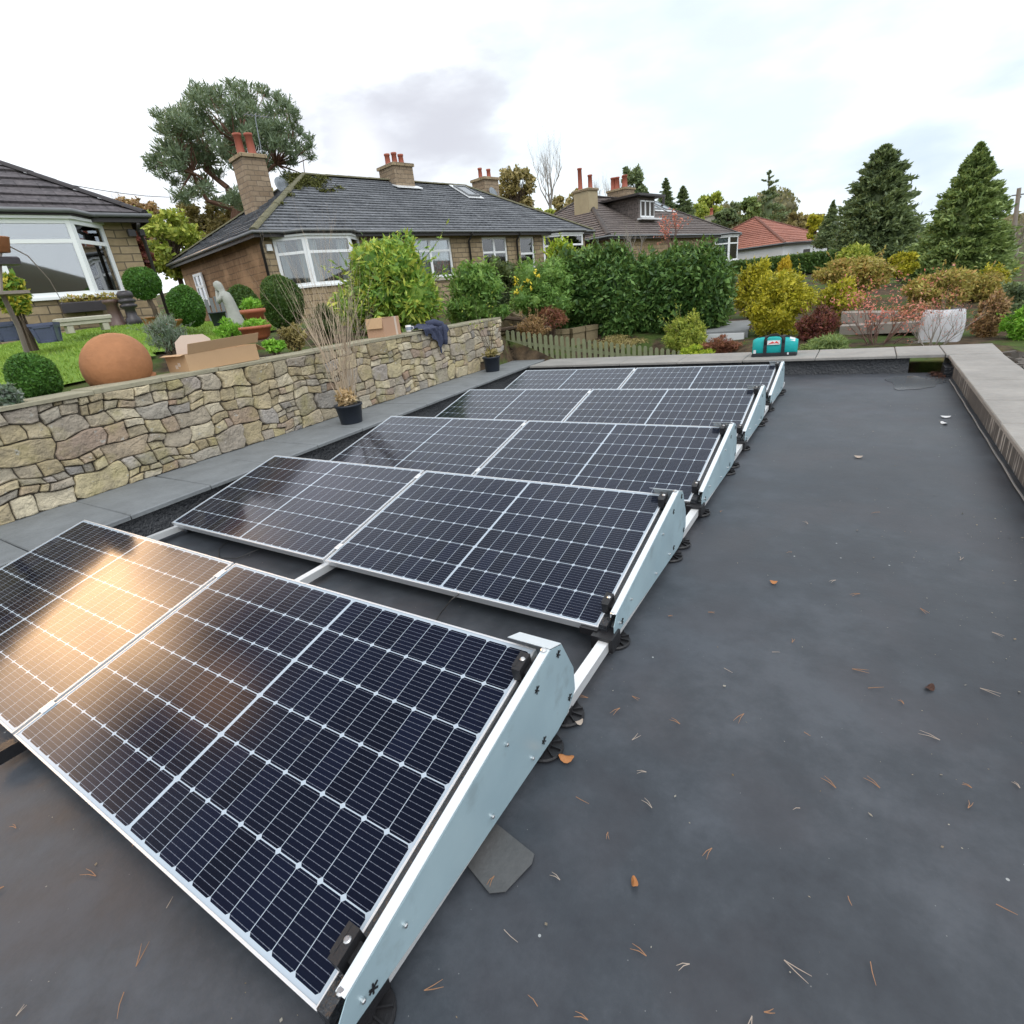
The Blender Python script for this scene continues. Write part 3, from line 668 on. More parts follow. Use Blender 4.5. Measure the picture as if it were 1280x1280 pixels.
# side plates
SP = [(.0, .075), (.0, .125), (.035, .165), (.955, .375), (1.03, .345), (1.10, .20), (1.10, .105), (1.03, .052), (.95, .040), (.5, .050)]
def make_side():
    t = thing('side_plate', '', 'side plate')
    mb = MB(); mb.prism(SP, (.060, 0, 0), (0, 1, 0), (0, 0, 1), (.0025, 0, 0)); mb.build('sheet', M['plate'], t)
    mb = MB()
    a, b_ = Vector((0, .03, .166)), Vector((0, .952, .3765)); d = b_-a
    mb.obox(a+Vector((.034, 0, 0)), (.027, 0, 0), d, (0, 0, .0025))
    mb.obox(a+Vector((.034, 0, -.02)), (.0025, 0, 0), d, (0, 0, .019))
    e = Vector((0, 1.03, .3465)); mb.obox(b_+Vector((-.10, .003, .001)), (.16, 0, 0), (e-b_)*.96, (0, 0, .0025))
    mb.obox(e+Vector((-.1, .0, .0)), (.158, 0, 0), Vector((0, .068, -.14)), (0, .002, .001))
    mb.build('top_flange', M['flange'], t)
    mb = MB(); mb.obox((-.006, .0, .085), (.036, 0, 0), (0, .97, .2), (0, 0, .035)); mb.build('gap_strip', M['blackrubber'], t)  # dark strip filling the gap between panel edge and top flange
    for yy in (.10, .88):
        zz = .166+(yy-.03)*.228
        mb = MB(); mb.obox((-.016, yy-.035, zz-.045), (.03, 0, 0), (0, .07, .016), (0, -.008, .05)); mb.obox((.008, yy-.02, zz-.05), (.03, 0, 0), (0, .04, .01), (0, 0, .03))
        mb.obox((-.02, yy-.03, zz-.004), (.012, 0, 0), (0, .06, .014), (0, -.003, .012)); c_ = mb.build('end_clamp', M['blackplastic'], t)
        mb = MB(); mb.lathe([(.009, 0), (.009, .009), (.006, .012), (0, .012)], (.002, yy, zz+.008), 10); mb.lathe([(.011, 0), (.011, .004), (.007, .007), (0, .007)], (.044, yy+.07*(1 if yy > .5 else -1)*.9, zz+.018*(1 if yy > .5 else -1)), 10)
        mb.build('bolt', M['steel'], c_)
    def hb(y_, z_, r_, m_, nm):
        mb = MB(); mb.tube([(.062, y_, z_), (.069, y_, z_), (.071, y_, z_)], [r_, r_, r_*.6], 8); mb.build(nm, m_, t)
    for y_, z_ in ((.55, .09), (.20, .145), (.66, .255), (.78, .085), (.06, .11)): hb(y_, z_, .006, M['steel'], 'bolt')
    for y_, z_ in ((.09, .10), (.86, .085), (1.055, .105), (.85, .30), (1.0, .33)):
        mb = MB()
        for a in (.3, 1.4, 2.4): mb.obox((.0635, y_-.014*math.cos(a), z_-.014*math.sin(a)), (.002, 0, 0), (0, .028*math.cos(a), .028*math.sin(a)), (0, -.004*math.sin(a), .004*math.cos(a)))
        mb.build('plastic_clip', M['blackplastic'], t)
    return t
sp = make_side()
for r in range(5):
    o = sp if r == 0 else copy_tree(sp)
    o.location = (1.742, r*PITCH, 0); o['label'] = 'blue grey wedge shaped metal side plate closing the right end of the %s panel row' % rows_l[r]; o['group'] = 'side plates of the panel rows'
# clamps between panels
for r in range(5):
    for q, d_ in enumerate((.1, .9)):
        mb = MB(); o_ = Vector((0, r*PITCH+d_*ct, pz+d_*st_)); e = Vector((0, ct, st_)); n_ = Vector((0, -st_, ct))
        mb.obox(o_+Vector((-.019, 0, 0))+n_*.002, (.038, 0, 0), e*.05, n_*.003); mb.obox(o_+Vector((-.005, 0, 0))-n_*.03, (.01, 0, 0), e*.05, n_*.032)
        mb.tube([o_+e*.025+n_*.004, o_+e*.025+n_*.011], .006, 8)
        tag(mb.build('panel_clamp', M['alu']), 'small silver clamp in the panel gap at the %s edge of the %s row' % (('low', 'high')[q], rows_l[r]), 'clamp', 'clamps between panels')
mb = MB(); mb.tube([(1.0, 1.50, .10), (.98, 1.44, .09), (.92, 1.40, .01), (.95, 1.30, .005)], .003, 5); mb.tube([(-1.2, 1.7, .02), (-1.1, 1.45, .008), (-.95, 1.36, .006), (-.8, 1.4, .012), (-.7, 1.6, .04)], .003, 5)
tag(mb.build('cable', M['wire']), 'thin dark cable looping out from beneath the second panel row', 'cable')
# fallen things on the membrane
def needle(px, py, ang, col, L=.055, n=2):
    p = atz(px, py, .006); mb = MB()
    for k in range(n):
        a = ang+(.22 if k else -.12); d = Vector((math.cos(a), math.sin(a), 0)); b = d.cross(Vector((0, 0, 1)))
        mb.tube([(0, 0, 0), d*L*.5+b*.002+Vector((0, 0, .002)), d*L], [.0011, .001, .0005], 4)
    o = mb.build('pine_needle', M[col], uv=False, loc=p)
    return tag(o, 'small fallen pine needle lying on the dark roof membrane', 'pine needle', 'fallen pine needles on the roof')
nd = [(815, 1010), (775, 885), (790, 870), (965, 815), (990, 803), (1065, 836), (790, 925), (720, 996), (735, 872), (808, 965), (930, 892), (1005, 915), (1175, 925), (1045, 985), (1100, 985), (1000, 1010), (1210, 1010), (1215, 985), (1275, 985), (1085, 860), (1160, 858), (1225, 860), (885, 765), (990, 690), (1045, 725), (1075, 742), (530, 1238), (630, 1162), (808, 1195), (955, 1265), (940, 1270), (672, 1258), (735, 1275), (980, 1200), (170, 1208), (155, 1240), (20, 1270), (5, 1108), (20, 1035), (208, 1135), (120, 1095), (165, 1058), (862, 1205), (1088, 1202), (618, 1095), (1200, 700), (1130, 880), (1245, 1130), (700, 1100), (890, 1060), (850, 905), (905, 835), (835, 770), (900, 640), (1010, 655), (1100, 640), (1150, 760), (1240, 790), (760, 1040), (1060, 1120)]
for i, (a, b) in enumerate(nd): needle(a, b, random.uniform(0, 6.28), 'needle' if i % 3 else 'needlep', random.choice((.022, .03, .038, .045, .055)), 1 if i % 4 == 3 else 2)
def flatleaf(px, py, s, mat, lab, rot):
    p = atz(px, py, .006); mb = MB(); n = 14
    top = [((1+.18*math.sin(5*a)+.1*math.sin(9*a))*s*math.cos(a), (.62+.1*math.sin(3*a))*s*math.sin(a), .004+.006*math.cos(2*a)) for a in [2*math.pi*i/n for i in range(n)]]
    c, q = math.cos(rot), math.sin(rot); top = [(x*c-y*q, x*q+y*c, z) for x, y, z in top]
    mb.add([(0, 0, .009)]+top, [(0, i+1, (i+1) % n+1) for i in range(n)]); return tag(mb.build('fallen_leaf', mat, uv=False, loc=p), lab, 'leaf', 'fallen leaves on the roof')
flatleaf(708, 948, .026, M['leafor'], 'bright orange fallen leaf beside the nearest side plate', .3)
flatleaf(724, 903, .016, M['needlep'], 'small tan leaf against the black foot of the nearest side plate', .9)
flatleaf(967, 728, .018, M['leafor'], 'small yellow brown leaf on the roof right of the second panel row', .1)
flatleaf(793, 1104, .014, M['leafor'], 'tiny orange leaf on the roof at bottom centre', 2)
flatleaf(1162, 860, .02, M['litter'], 'small dark curled leaf on the open roof at right', 1)
flatleaf(1073, 571, .03, M['needlep'], 'pale flat leaf on the far part of the roof', 0)
flatleaf(1182, 521, .04, M['whitepaint'], 'bleached leaf near the right parapet, farther of two', 0)
flatleaf(1180, 529, .035, M['whitepaint'], 'bleached leaf near the right parapet, nearer of two', 2)
n_ = 900; P = np.stack([rng.uniform(-1.6, 3.4, n_), rng.uniform(-1, 8, n_)**1, np.full(n_, .0035)], 1); P = np.concatenate([P, np.stack([3.4-np.abs(rng.normal(size=300))*.35, rng.uniform(1, 7.6, 300), np.full(300, .0035)], 1)])
A = unit(rng.normal(size=P.shape)*[1, 1, .15]); S = unit(np.cross(A, [0, 0, 1]+rng.normal(size=P.shape)*.2)); ln = np.clip(rng.lognormal(-5.2, .5, len(P)), .003, .018); V, Q = leaf_quads(P, A, S, ln, ln*rng.uniform(.3, .9, len(P)))
tag(np_mesh('grit', V, Q, M_leaf('pale_debris', [(.10, .08, .06), (.25, .2, .15), (.4, .38, .33), (.16, .10, .05)], gain=1)), 'tiny pale crumbs, bud scales and grit scattered over the roof membrane', 'grit', kind='stuff')
mb = MB(); q = [atz(*p, .0045) for p in ((583, 1081), (607, 1030), (622, 1031), (668, 1068), (665, 1080), (632, 1115), (612, 1117))]; mb.prism([(p.x, p.y) for p in q], (0, 0, .0045), (1, 0, 0), (0, 1, 0), (0, 0, .0018))
tag(mb.build('rubber_patch', M['film']), 'grubby pale rubber patch stuck on the membrane beside the nearest side plate', 'patch')

# ------------------------------------------------------------------ rubble retaining wall
WL = math.hypot(XW1-XW0, YW1-YW0); wang = math.atan2(YW1-YW0, XW1-XW0)
WH = .80
W_ = thing('retaining_wall', 'rubble stone retaining wall of buff and grey stones with flat stone caps', 'wall', (XW0, YW0, .222), wang)
def clip(poly, nx_, ny_, c):
    out_ = []
    for i in range(len(poly)):
        a, b = poly[i], poly[(i+1) % len(poly)]; da = a[0]*nx_+a[1]*ny_-c; db = b[0]*nx_+b[1]*ny_-c
        if da <= 0: out_.append(a)
        if da*db < 0: t = da/(da-db); out_.append((a[0]+(b[0]-a[0])*t, a[1]+(b[1]-a[1])*t))
    return out_
def stone_face(L, H, seed):
    rnd = random.Random(seed); cells = []
    def split(x0, x1, z0, z1):
        w_, h = x1-x0, z1-z0; mid = (z0+z1)/2/H
        hm = .30-.13*mid; stop = rnd.random()
        if h > hm or (h > .13 and stop < .35 and w_ < h*2.2):
            f = rnd.uniform(.36, .64); 
            if w_ > 2.4*h: pass
            else: m_ = z0+h*f; split(x0, x1, z0, m_); split(x0, x1, m_, z1); return
        if w_ > max(.17, h*rnd.uniform(1.5, 3.3)):
            f = rnd.uniform(.33, .67); m_ = x0+w_*f; split(x0, m_, z0, z1); split(m_, x1, z0, z1); return
        if h > .09 and w_ > 2.6*h: 
            m_ = z0+h*rnd.uniform(.4, .6); split(x0, x1, z0, m_); split(x0, x1, m_, z1); return
        cells.append((x0, x1, z0, z1))
    x = 0
    while x < L:
        x1 = min(L, x+rnd.uniform(.45, .95)); x1 = L if L-x1 < .3 else x1; split(x, x1, 0, H); x = x1
    def warp(x, z):
        e = min(1, z/.05, (H-z)/.05)
        return (x+.020*math.sin(z*17+x*3.1)+.010*math.sin(z*41+x*7+1), z+e*(.020*math.sin(x*6.3+z*3)+.011*math.sin(x*17+z*9+2)))
    mb = MB()
    for x0, x1, z0, z1 in cells:
        g = .0038; w_, h = x1-x0-2*g, z1-z0-2*g; r = min(w_, h)*rnd.uniform(.03, .17); q = []
        cut = [r*rnd.uniform(.3, 1.6) for _ in range(4)]
        def edge(ax_, az_, bx_, bz_):
            l = math.hypot(bx_-ax_, bz_-az_); k = max(1, int(l/.045))
            for i in range(k+1): t = i/k; q.append((ax_+(bx_-ax_)*t, az_+(bz_-az_)*t))
        X0, X1, Z0, Z1 = x0+g, x1-g, z0+g, z1-g
        edge(X0+cut[0], Z0, X1-cut[1]*.7, Z0); edge(X1, Z0+cut[1], X1, Z1-cut[2]); edge(X1-cut[2]*.8, Z1, X0+cut[3], Z1); edge(X0, Z1-cut[3]*.8, X0, Z0+cut[0]*.7)
        q = [warp(a+rnd.gauss(0, .0022), b+rnd.gauss(0, .0022)) for a, b in q]
        n = len(q); cx = sum(a for a, b in q)/n; cy = sum(b for a, b in q)/n
        pr = rnd.uniform(.008, .04); tx, tz = rnd.gauss(0, .05), rnd.gauss(0, .05)
        def ring(d, out_, jit=0):
            rr = []
            for a, b in q:
                l = math.hypot(a-cx, b-cy); f = max(.05, 1-d/max(l, .01)); a2, b2 = cx+(a-cx)*f, cy+(b-cy)*f
                rr.append((a2, -out_-(tx*(a2-cx)+tz*(b2-cy))*(out_ > 0)+rnd.gauss(0, jit), b2))
            return rr
        sm = min(w_, h)
        vs = ring(0, -.03)+ring(0, pr*.35)+ring(.004, pr*.9, .0012)+ring(.013, pr+.003, .0022)+ring(sm*.32, pr+.004, .0012)+[(cx, -pr-.0045, cy)]
        fs = [(k*n+t, k*n+(t+1) % n, k*n+n+(t+1) % n, k*n+n+t) for k in range(4) for t in range(n)]+[(4*n+t, 4*n+(t+1) % n, 5*n) for t in range(n)]
        mb.add(vs, fs)
    return mb
# local x runs along the wall, -y faces the roof
mb = MB(); mb.box(0, WL, .0, .40, -.02, WH); mb.build('core', M['mortar'], W_)
o = stone_face(WL, WH, 11).build('stonework', M['stone'], W_, False, uv=False)
em = MB(); 
x = 0
while x < WL:
    L = random.uniform(.5, 1.0); x1 = min(WL+.03, x+L); dz = random.uniform(-.004, .006); e = random.uniform(-.05, -.025)
    mb = MB(); mb.bbox(x+.003, x1-.003, e, .36, WH, WH+.035+dz, .006)
    mb.build('cap_stone', M['walltop'], W_); x = x1
# end return of wall and lower stub toward the fence
mb = stone_face(.42, WH, 5); o = mb.build('stonework', M['stone'], W_, True, uv=False); o.location = (WL+.002, 0, 0); o.rotation_euler = (0, 0, math.pi/2)
mb = MB(); mb.lathe([(.035, 0), (.028, .006), (0, .006)], (0, 0, 0), 9)
o = mb.build('paint_splash', M['whitepaint'], W_); o.location = (2.0+1.1, -.055, .42); o.rotation_euler = (R_(90), 0, 0)
def wallp(px, hd_y, off=.15):       # a spot on top of the wall seen at picture column px
    for yy in np.arange(-1, 9, .01):
        p = Vector((wx(yy)-off, yy, .222+WH+.038)); d = p-CAM; s_ = d.dot(RV)/d.dot(F)
        if 640+FPX*s_ >= px: return p
    return p

# things standing on the wall
p = wallp(153, 0, .50); mb = MB()
pr = []; R0 = .30
for i in range(15): a = math.pi*i/14*.93+.07; pr.append((R0*math.sin(a)*(.985 if i > 9 else 1), -R0*.92*math.cos(a)))
mb.lathe(pr, (0, 0, 0), 40); mb.lathe([(.115, -R0*.93-.015), (.13, -R0*.93), (.115, -R0*.93+.04)], (0, 0, 0), 32)
o = mb.build('terracotta_globe', M['terracotta'], None, True); o.location = p+Vector((0, 0, .14)); o.rotation_euler = (R_(40), R_(-18), 0)
tag(o, 'large rounded terracotta pot lying tipped over on the wall', 'pot')
p = wallp(270, 0, .22)
t = thing('cardboard_box', 'long open cardboard box with flaps up on top of the stone wall', 'box', p, wang, 'cardboard boxes on the wall')
bx, by, bz = .80, .34, .16; th = .004
mb = MB(); mb.box(-bx/2, bx/2, -by/2, by/2, 0, th); mb.box(-bx/2, bx/2, -by/2, -by/2+th, th, bz); mb.box(-bx/2, bx/2, by/2-th, by/2, th, bz); mb.box(-bx/2, -bx/2+th, -by/2+th, by/2-th, th, bz); mb.box(bx/2-th, bx/2, -by/2+th, by/2-th, th, bz); mb.build('body', M['card'], t)
mb = MB(); mb.obox((-bx/2+.03, -by/2-.002, bz-.004), (bx-.0, 0, .02), (0, -.05, .095), (0, .004, .001)); mb.build('flap', M['card'], t)
mb = MB(); mb.prism([(-.22, 0), (.2, 0), (.19, .12), (.13, .17), (-.10, .18), (-.19, .12)], (-.06, by/2-.01, bz-.01), (1, 0, 0), (0, .15, 1), (0, .004, 0)); mb.build('flap', M['cardin'], t)
mb = MB(); mb.obox((-bx/2, -by/2, bz), (-.05, 0, -.01), (0, by, 0), (0, 0, .004)); mb.build('flap', M['card'], t)
mb = MB(); mb.obox((bx/2, -by/2, bz), (.11, 0, -.07), (0, by*.8, 0), (0, 0, .004)); mb.build('flap', M['card'], t)
mb = MB()
for a, b in ((.05, .05), (.10, .03)): mb.box(-bx/2-.0015, -bx/2, -.1+a, -.1+a+.04, b, b+.035)
mb.build('printed_mark', M['cardin'], t)
p = wallp(481, 0, .2)
t = thing('cardboard_box', 'small closed pinkish cardboard box on the wall beside the mug', 'box', p, wang+.15, 'cardboard boxes on the wall')
mb = MB(); mb.bbox(-.22, .22, -.14, .14, 0, .25, .003); mb.build('body', M['card2'], t)
mb = MB(); mb.obox((-.22, -.145, .251), (.24, 0, .0), (0, .29, 0), (0, 0, .003)); mb.obox((-.222, -.14, .25), (-.03, 0, -.13), (0, .26, 0), (0, 0, .003)); mb.build('flap', M['card'], t)
mb = MB(); mb.box(.08, .13, -.1425, -.1405, .0, .25); mb.box(.08, .13, -.14, .14, .2505, .252); mb.build('tape', M['cardin'], t)
p = wallp(511, 0, .16)
t = thing('mug', 'white and pale blue patterned mug on the wall next to the small box', 'mug', p, 0)
mb = MB(); mb.lathe([(.035, 0), (.041, .01), (.043, .1), (.040, .1), (.038, .012), (0, .012)], n=24); mb.build('cup', M['mug'], t, True)
mb = MB(); mb.tube([(.042*math.cos(.6), .042*math.sin(.6), .08), (.072*math.cos(.6), .072*math.sin(.6), .075), (.076*math.cos(.6), .076*math.sin(.6), .045), (.042*math.cos(.6), .042*math.sin(.6), .022)], .006, 6); mb.build('handle', M['mug'], t, True)
mb = MB(); mb.lathe([(.0425, .03), (.0438, .075)], n=24, cap=False); mb.build('printed_band', M['mugblue'], t, True)
# jacket
p = wallp(540, 0, .0)
mb = MB(); nu, nv = 36, 26; vs = []
for i in range(nu+1):
    u = i/nu; xx = -.33+.66*u
    hang = .10+.30*math.exp(-((u-.62)/.13)**2)+.10*math.exp(-((u-.35)/.1)**2)+.02*math.sin(u*31)
    topd = .26+.05*math.sin(u*7); tot = topd+hang
    for j in range(nv+1):
        s_ = tot*j/nv
        fold = .016*math.sin(u*26+s_*9)+.014*math.sin(u*43-s_*17)+.008*math.sin(u*71)
        if s_ < topd: y_ = topd-s_-.03; z_ = .03+abs(fold)+.025*math.exp(-((u-.4)/.3)**2)
        else: e = s_-topd; y_ = -.045-abs(fold)*1.3-.02; z_ = .03-e
        if abs(s_-topd) < .03: z_ = min(z_, .035)
        vs.append((xx*(1-.25*max(0, s_-topd)/.3)+.02*math.sin(s_*20), y_, z_))
mb.add(vs, [(i*(nv+1)+j, i*(nv+1)+j+1, (i+1)*(nv+1)+j+1, (i+1)*(nv+1)+j)[::-1] for i in range(nu) for j in range(nv)])
t = thing('jacket', 'crumpled navy blue jacket draped over the edge of the stone wall', 'jacket', p, wang)
mb.build('body', M['jacket'], t, True)
mb = MB(); mb.tube([(.0, .1, .07), (.1, .02, .085), (.17, -.06, .05), (.2, -.085, -.05), (.19, -.085, -.17), (.18, -.08, -.26)], [.05, .055, .05, .045, .042, .036], 10); mb.build('sleeve', M['jacket'], t, True)

# pots on the copings
def pot_prof(r, h): return [(r*.78, 0), (r*.8, .005), (r*.97, h*.9), (r*1.05, h*.9), (r*1.06, h), (r*.97, h), (r*.93, h*.88), (0, h*.88)]
t = thing('potted_shrub', 'black plastic pot with tall bare pale twigs on the slate copings', 'potted shrub', atz(440, 528, .225), 0, 'potted shrubs by the wall')
mb = MB(); mb.lathe(pot_prof(.155, .22), n=32); mb.build('pot', M['potblack'], t, True)
mb = MB(); mb.lathe([(.14, .19), (.1, .215), (0, .225)], n=20, cap=False); mb.build('soil', M['soil'], t, True)
mb = MB()
for i in range(30):
    a = random.uniform(0, 6.28); lean = random.uniform(.05, .38); twigs(mb, (.05*math.cos(a), .05*math.sin(a), .2), (lean*math.cos(a), lean*math.sin(a), 1), random.uniform(.75, 1.25), .0065, 2, .42, 2, .4, 3, 3)
mb.build('twigs', M['twig'], t, uv=False)
foliage('dry_leaves', M_leaf('dead_leaf', [(.25, .16, .08), (.42, .30, .16), (.55, .42, .26)]), t, [(0, -.02, .30, .10, .10, .09)], 420, .06, .5, .3, core=0)
t = thing('potted_shrub', 'black pot with a sparse thorny rose twig at the far end of the wall', 'potted shrub', atz(616, 464, .225), 0, 'potted shrubs by the wall')
mb = MB(); mb.lathe(pot_prof(.15, .25), n=32); mb.build('pot', M['potblack'], t, True)
mb = MB(); tips = []
for i in range(5):
    a = i*1.3; twigs(mb, (0, 0, .2), (.3*math.cos(a), .3*math.sin(a), 1), random.uniform(.45, .75), .006, 2, .6, 2, .3, 3, 4, tips)
mb.build('twigs', M['bark'], t, uv=False)
mb = MB(); mb.lathe([(.14, .22), (.1, .23), (0, .235)], n=20, cap=False); mb.build('soil', M['soil'], t, True)
def tip_leaves(nm, mat, t, tips, per, leaf, spread, aspect=.5):
    P = np.array([list(p) for p, d in tips for _ in range(per)]); P = P+rng.normal(size=P.shape)*spread
    A = unit(rng.normal(size=P.shape)); S = unit(np.cross(A, rng.normal(size=P.shape))); l = leaf*rng.uniform(.6, 1.3, len(P))
    V, Q = leaf_quads(P, A, S, l, l*aspect); return np_mesh(nm, V, Q, mat, t)
tip_leaves('leaves', M['L_yellowgreen'], t, tips[::2], 1, .045, .02)
foliage('basal_leaves', M['L_autumn'], t, [(0, 0, .3, .13, .13, .07)], 90, .06, .5, .3, core=0)

# ------------------------------------------------------------------ tool bag
bp = atz(966, 446, .226); bp.y = 8.5
t = thing('tool_bag', 'teal and black canvas tool bag on the far coping', 'bag', bp, .05)
mb = MB(); n = 14; secs = []
for i in range(13):
    u = i/12*2-1; x = .29*u; k_ = (1-abs(u)**5*.28); r = []
    for j in range(n):
        a = 2*math.pi*j/n; cx_, cz = math.cos(a), math.sin(a)
        r.append((x, .125*k_*math.copysign(abs(cx_)**.6, cx_), .135+(.135 if cz > 0 else .13)*(k_*(1-.25*max(0, u)-.03) if cz > 0 else 1)*math.copysign(abs(cz)**.65, cz)))
    secs += r
fs = [(i*n+j, (i+1)*n+j, (i+1)*n+(j+1) % n, i*n+(j+1) % n) for i in range(12) for j in range(n)]+[tuple(range(n)), tuple(range(12*n, 13*n))[::-1]]
mb.add(secs, [f[::-1] for f in fs]); mb.build('body', M['teal'], t, True)
mb = MB(); mb.bbox(-.295, .29, -.132, .132, 0, .05, .015); mb.build('base', M['blackweb'], t)
for x in (-.12, .11):
    mb = MB(); pts = [(x, -.134, .02), (x, -.137, .13), (x, -.118, .225), (x*.95, -.06, .272), (x, .06, .272), (x, .12, .2)]
    vs = []
    for p_ in pts: vs += [(p_[0]-.022, p_[1], p_[2]), (p_[0]+.022, p_[1], p_[2]), (p_[0]+.022, p_[1]*.97, p_[2]-.006), (p_[0]-.022, p_[1]*.97, p_[2]-.006)]
    mb.add(vs, [(i*4+a, i*4+(a+1) % 4, i*4+4+(a+1) % 4, i*4+4+a) for i in range(5) for a in range(4)]); mb.build('strap', M['blackweb'], t)
mb = MB(); mb.tube([(-.12, -.13, .17), (-.13, -.15, .24), (-.06, -.13, .30), (.02, -.12, .305), (.09, -.14, .26), (.11, -.13, .19)], .011, 8); mb.build('handle', M['blackweb'], t, True)
mb = MB(); mb.tube([(-.29, -.0, .2), (-.2, -.03, .262), (0, -.03, .276), (.2, -.03, .25), (.28, 0, .18)], .010, 6); mb.build('zip', M['blackweb'], t, True)
mb = MB(); mb.obox((-.095, -.139, .165), (.165, 0, .0), (0, .022, .055), (0, -.003, 0)); mb.build('logo_patch', M['whitepaint'], t)
mb = MB(); mb.prism([(-.085, 0.004), (-.03, .036), (.0, .018), (.02, .040), (.055, .012), (.062, .004), (.02, .012), (-.03, .010)], (0, -.1425, .172), (1, 0, 0), (0, .4, 1), (0, -.002, 0)); mb.build('logo_mark', M['red'], t)
mb = MB(); mb.obox((.185, -.1, .21), (.07, 0, -.02), (0, .05, .04), (0, -.002, .003)); mb.build('logo_patch', M['whitepaint'], t)
mb = MB(); mb.obox((-.27, -.136, .05), (.035, 0, 0), (0, .0, .05), (0, -.002, 0)); mb.obox((.17, -.136, .02), (.02, 0, 0), (0, .0, .03), (0, -.002, 0)); mb.build('corner_tab', M['whitepaint'], t)

# ------------------------------------------------------------------ picket fence
fa = Vector((-3.42, 9.05, 0)); fb = Vector((.45, 10.75, 0)); fd = fb-fa; fl = fd.length; fu = fd.normalized()
t = thing('picket_fence', 'green stained wooden picket fence with rounded tops sloping down beyond the roof', 'fence', fa, math.atan2(fu.y, fu.x))
n = 40
def ftop(s_): return .80-.88*(s_/fl)
for i in range(n):
    x = (i+.5)*fl/n; z1 = ftop(x)+random.uniform(-.012, .012); z0 = z1-1.0; w_ = .034
    arc = [(x+w_*math.cos(a), z1-w_+w_*math.sin(a)*1.1) for a in np.linspace(0, math.pi, 7)]
    mb = MB(); mb.prism([(x-w_, z0), (x+w_, z0)]+arc, (0, 0, 0), (1, 0, 0), (0, 0, 1), (0, .018, 0)); mb.build('picket', M['fence'], t)
for dz in (.25, .75):
    mb = MB(); mb.obox((0, .02, ftop(0)-dz), (fl, 0, ftop(fl)-ftop(0)), (0, .03, 0), (0, 0, .06)); mb.build('rail', M['fence'], t)
#@@HOUSES
# ------------------------------------------------------------------ houses
def window(parent, o, ax, out, w, z0, z1, cols, transom=None, curtain=False, fr=.075, label=None):
    """upvc window: o at lower left, ax along, out = outward normal; cols = list of fractions for mullions"""
    o, ax, out = Vector(o), Vector(ax).normalized(), Vector(out).normalized(); Zv = Vector((0, 0, 1)); h = z1-z0
    mb = MB()
    def bar(s0, s1, a0, a1, d=.05, pr=0): mb.obox(o+ax*s0+Zv*(z0+a0)+out*(pr-.03), ax*(s1-s0), out*d, Zv*(a1-a0))
    bar(0, fr, 0, h); bar(w-fr, w, 0, h); bar(fr, w-fr, h-fr, h); bar(fr, w-fr, 0, fr)
    xs_ = [0]+list(cols)+[1]
    for c in cols: bar(c*w-fr*.6, c*w+fr*.6, fr, h-fr, .046)
    if transom:
        for i in range(len(xs_)-1):
            a = xs_[i]*w+(fr*.6 if i else fr); b = xs_[i+1]*w-(fr*.6 if i < len(xs_)-2 else fr); bar(a, b, transom*h-fr*.45, transom*h+fr*.45, .044)
    W = mb.build('window', M['white'], parent)
    if label: W['label'] = label
    mb = MB(); mb.obox(o+ax*fr*.5+Zv*(z0+fr*.5)-out*.012, ax*(w-fr), out*.006, Zv*(h-fr)); mb.build('pane', M['glassr' if curtain == 0 else 'glass'], W, uv=False)
    if curtain:
        for side in (0, 1):
            mb = MB(); cw = w*(.22 if curtain == 1 else .46); m_ = 14; vs = []
            for i in range(m_+1):
                s = (i/m_*cw+fr) if side == 0 else w-fr-i/m_*cw
                for zz in (z0+.03, z1-.03): vs.append(o+ax*s+Zv*zz-out*(.10+.025*math.sin(i*1.9)))
            mb.add(vs, [(2*i, 2*i+2, 2*i+3, 2*i+1) for i in range(m_)]); mb.build('curtain', M['curtain'], W, uv=False)
    return W
def wall_holes(mb, x0, x1, z0, z1, holes, y, th=.25, skip=()):
    xs_ = sorted({x0, x1, *[a for h in holes for a in h[:2]]}); zs = sorted({z0, z1, *[a for h in holes for a in h[2:4]]})
    for i in range(len(xs_)-1):
        for j in range(len(zs)-1):
            cx, cz = (xs_[i]+xs_[i+1])/2, (zs[j]+zs[j+1])/2
            if any(h[0] < cx < h[1] and h[2] < cz < h[3] for h in holes): continue
            a, b, c, d = xs_[i], xs_[i+1], zs[j], zs[j+1]; mb.add([(a, y, c), (b, y, c), (b, y, d), (a, y, d)], [(0, 1, 2, 3)])
    for a, b, c, d in holes:
        mb.add([(a, y, c), (b, y, c), (b, y, d), (a, y, d), (a, y+th, c), (b, y+th, c), (b, y+th, d), (a, y+th, d)], [(0, 4, 5, 1), (1, 5, 6, 2), (2, 6, 7, 3), (3, 7, 4, 0)])
def roofslope(mb, e0, e1, r1, r0, n, lift=.042):
    """stepped courses between eave e0-e1 and ridge r0-r1"""
    e0, e1, r0, r1 = map(Vector, (e0, e1, r0, r1))
    nrm = (e1-e0).cross(((r0+r1)/2-(e0+e1)/2)).normalized()
    if nrm.z < 0: nrm = -nrm
    for i in range(n):
        a, b = i/n, (i+1)/n
        A, B_ = e0.lerp(r0, a), e1.lerp(r1, a); C_, D = e1.lerp(r1, b), e0.lerp(r0, b)
        # uneven course: split along length with small random lift
        m_ = max(1, int((B_-A).length/.9)); lf = [lift*random.uniform(.75, 1.25) for _ in range(m_+1)]; vs = []
        for k_ in range(m_+1):
            t = k_/m_; p, q = A.lerp(B_, t), D.lerp(C_, t); vs += [p-nrm*.004, p+nrm*lf[k_], q+nrm*.003]
        fs = []
        for k_ in range(m_): fs += [(3*k_, 3*k_+3, 3*k_+4, 3*k_+1), (3*k_+1, 3*k_+4, 3*k_+5, 3*k_+2)]
        mb.add(vs, fs)
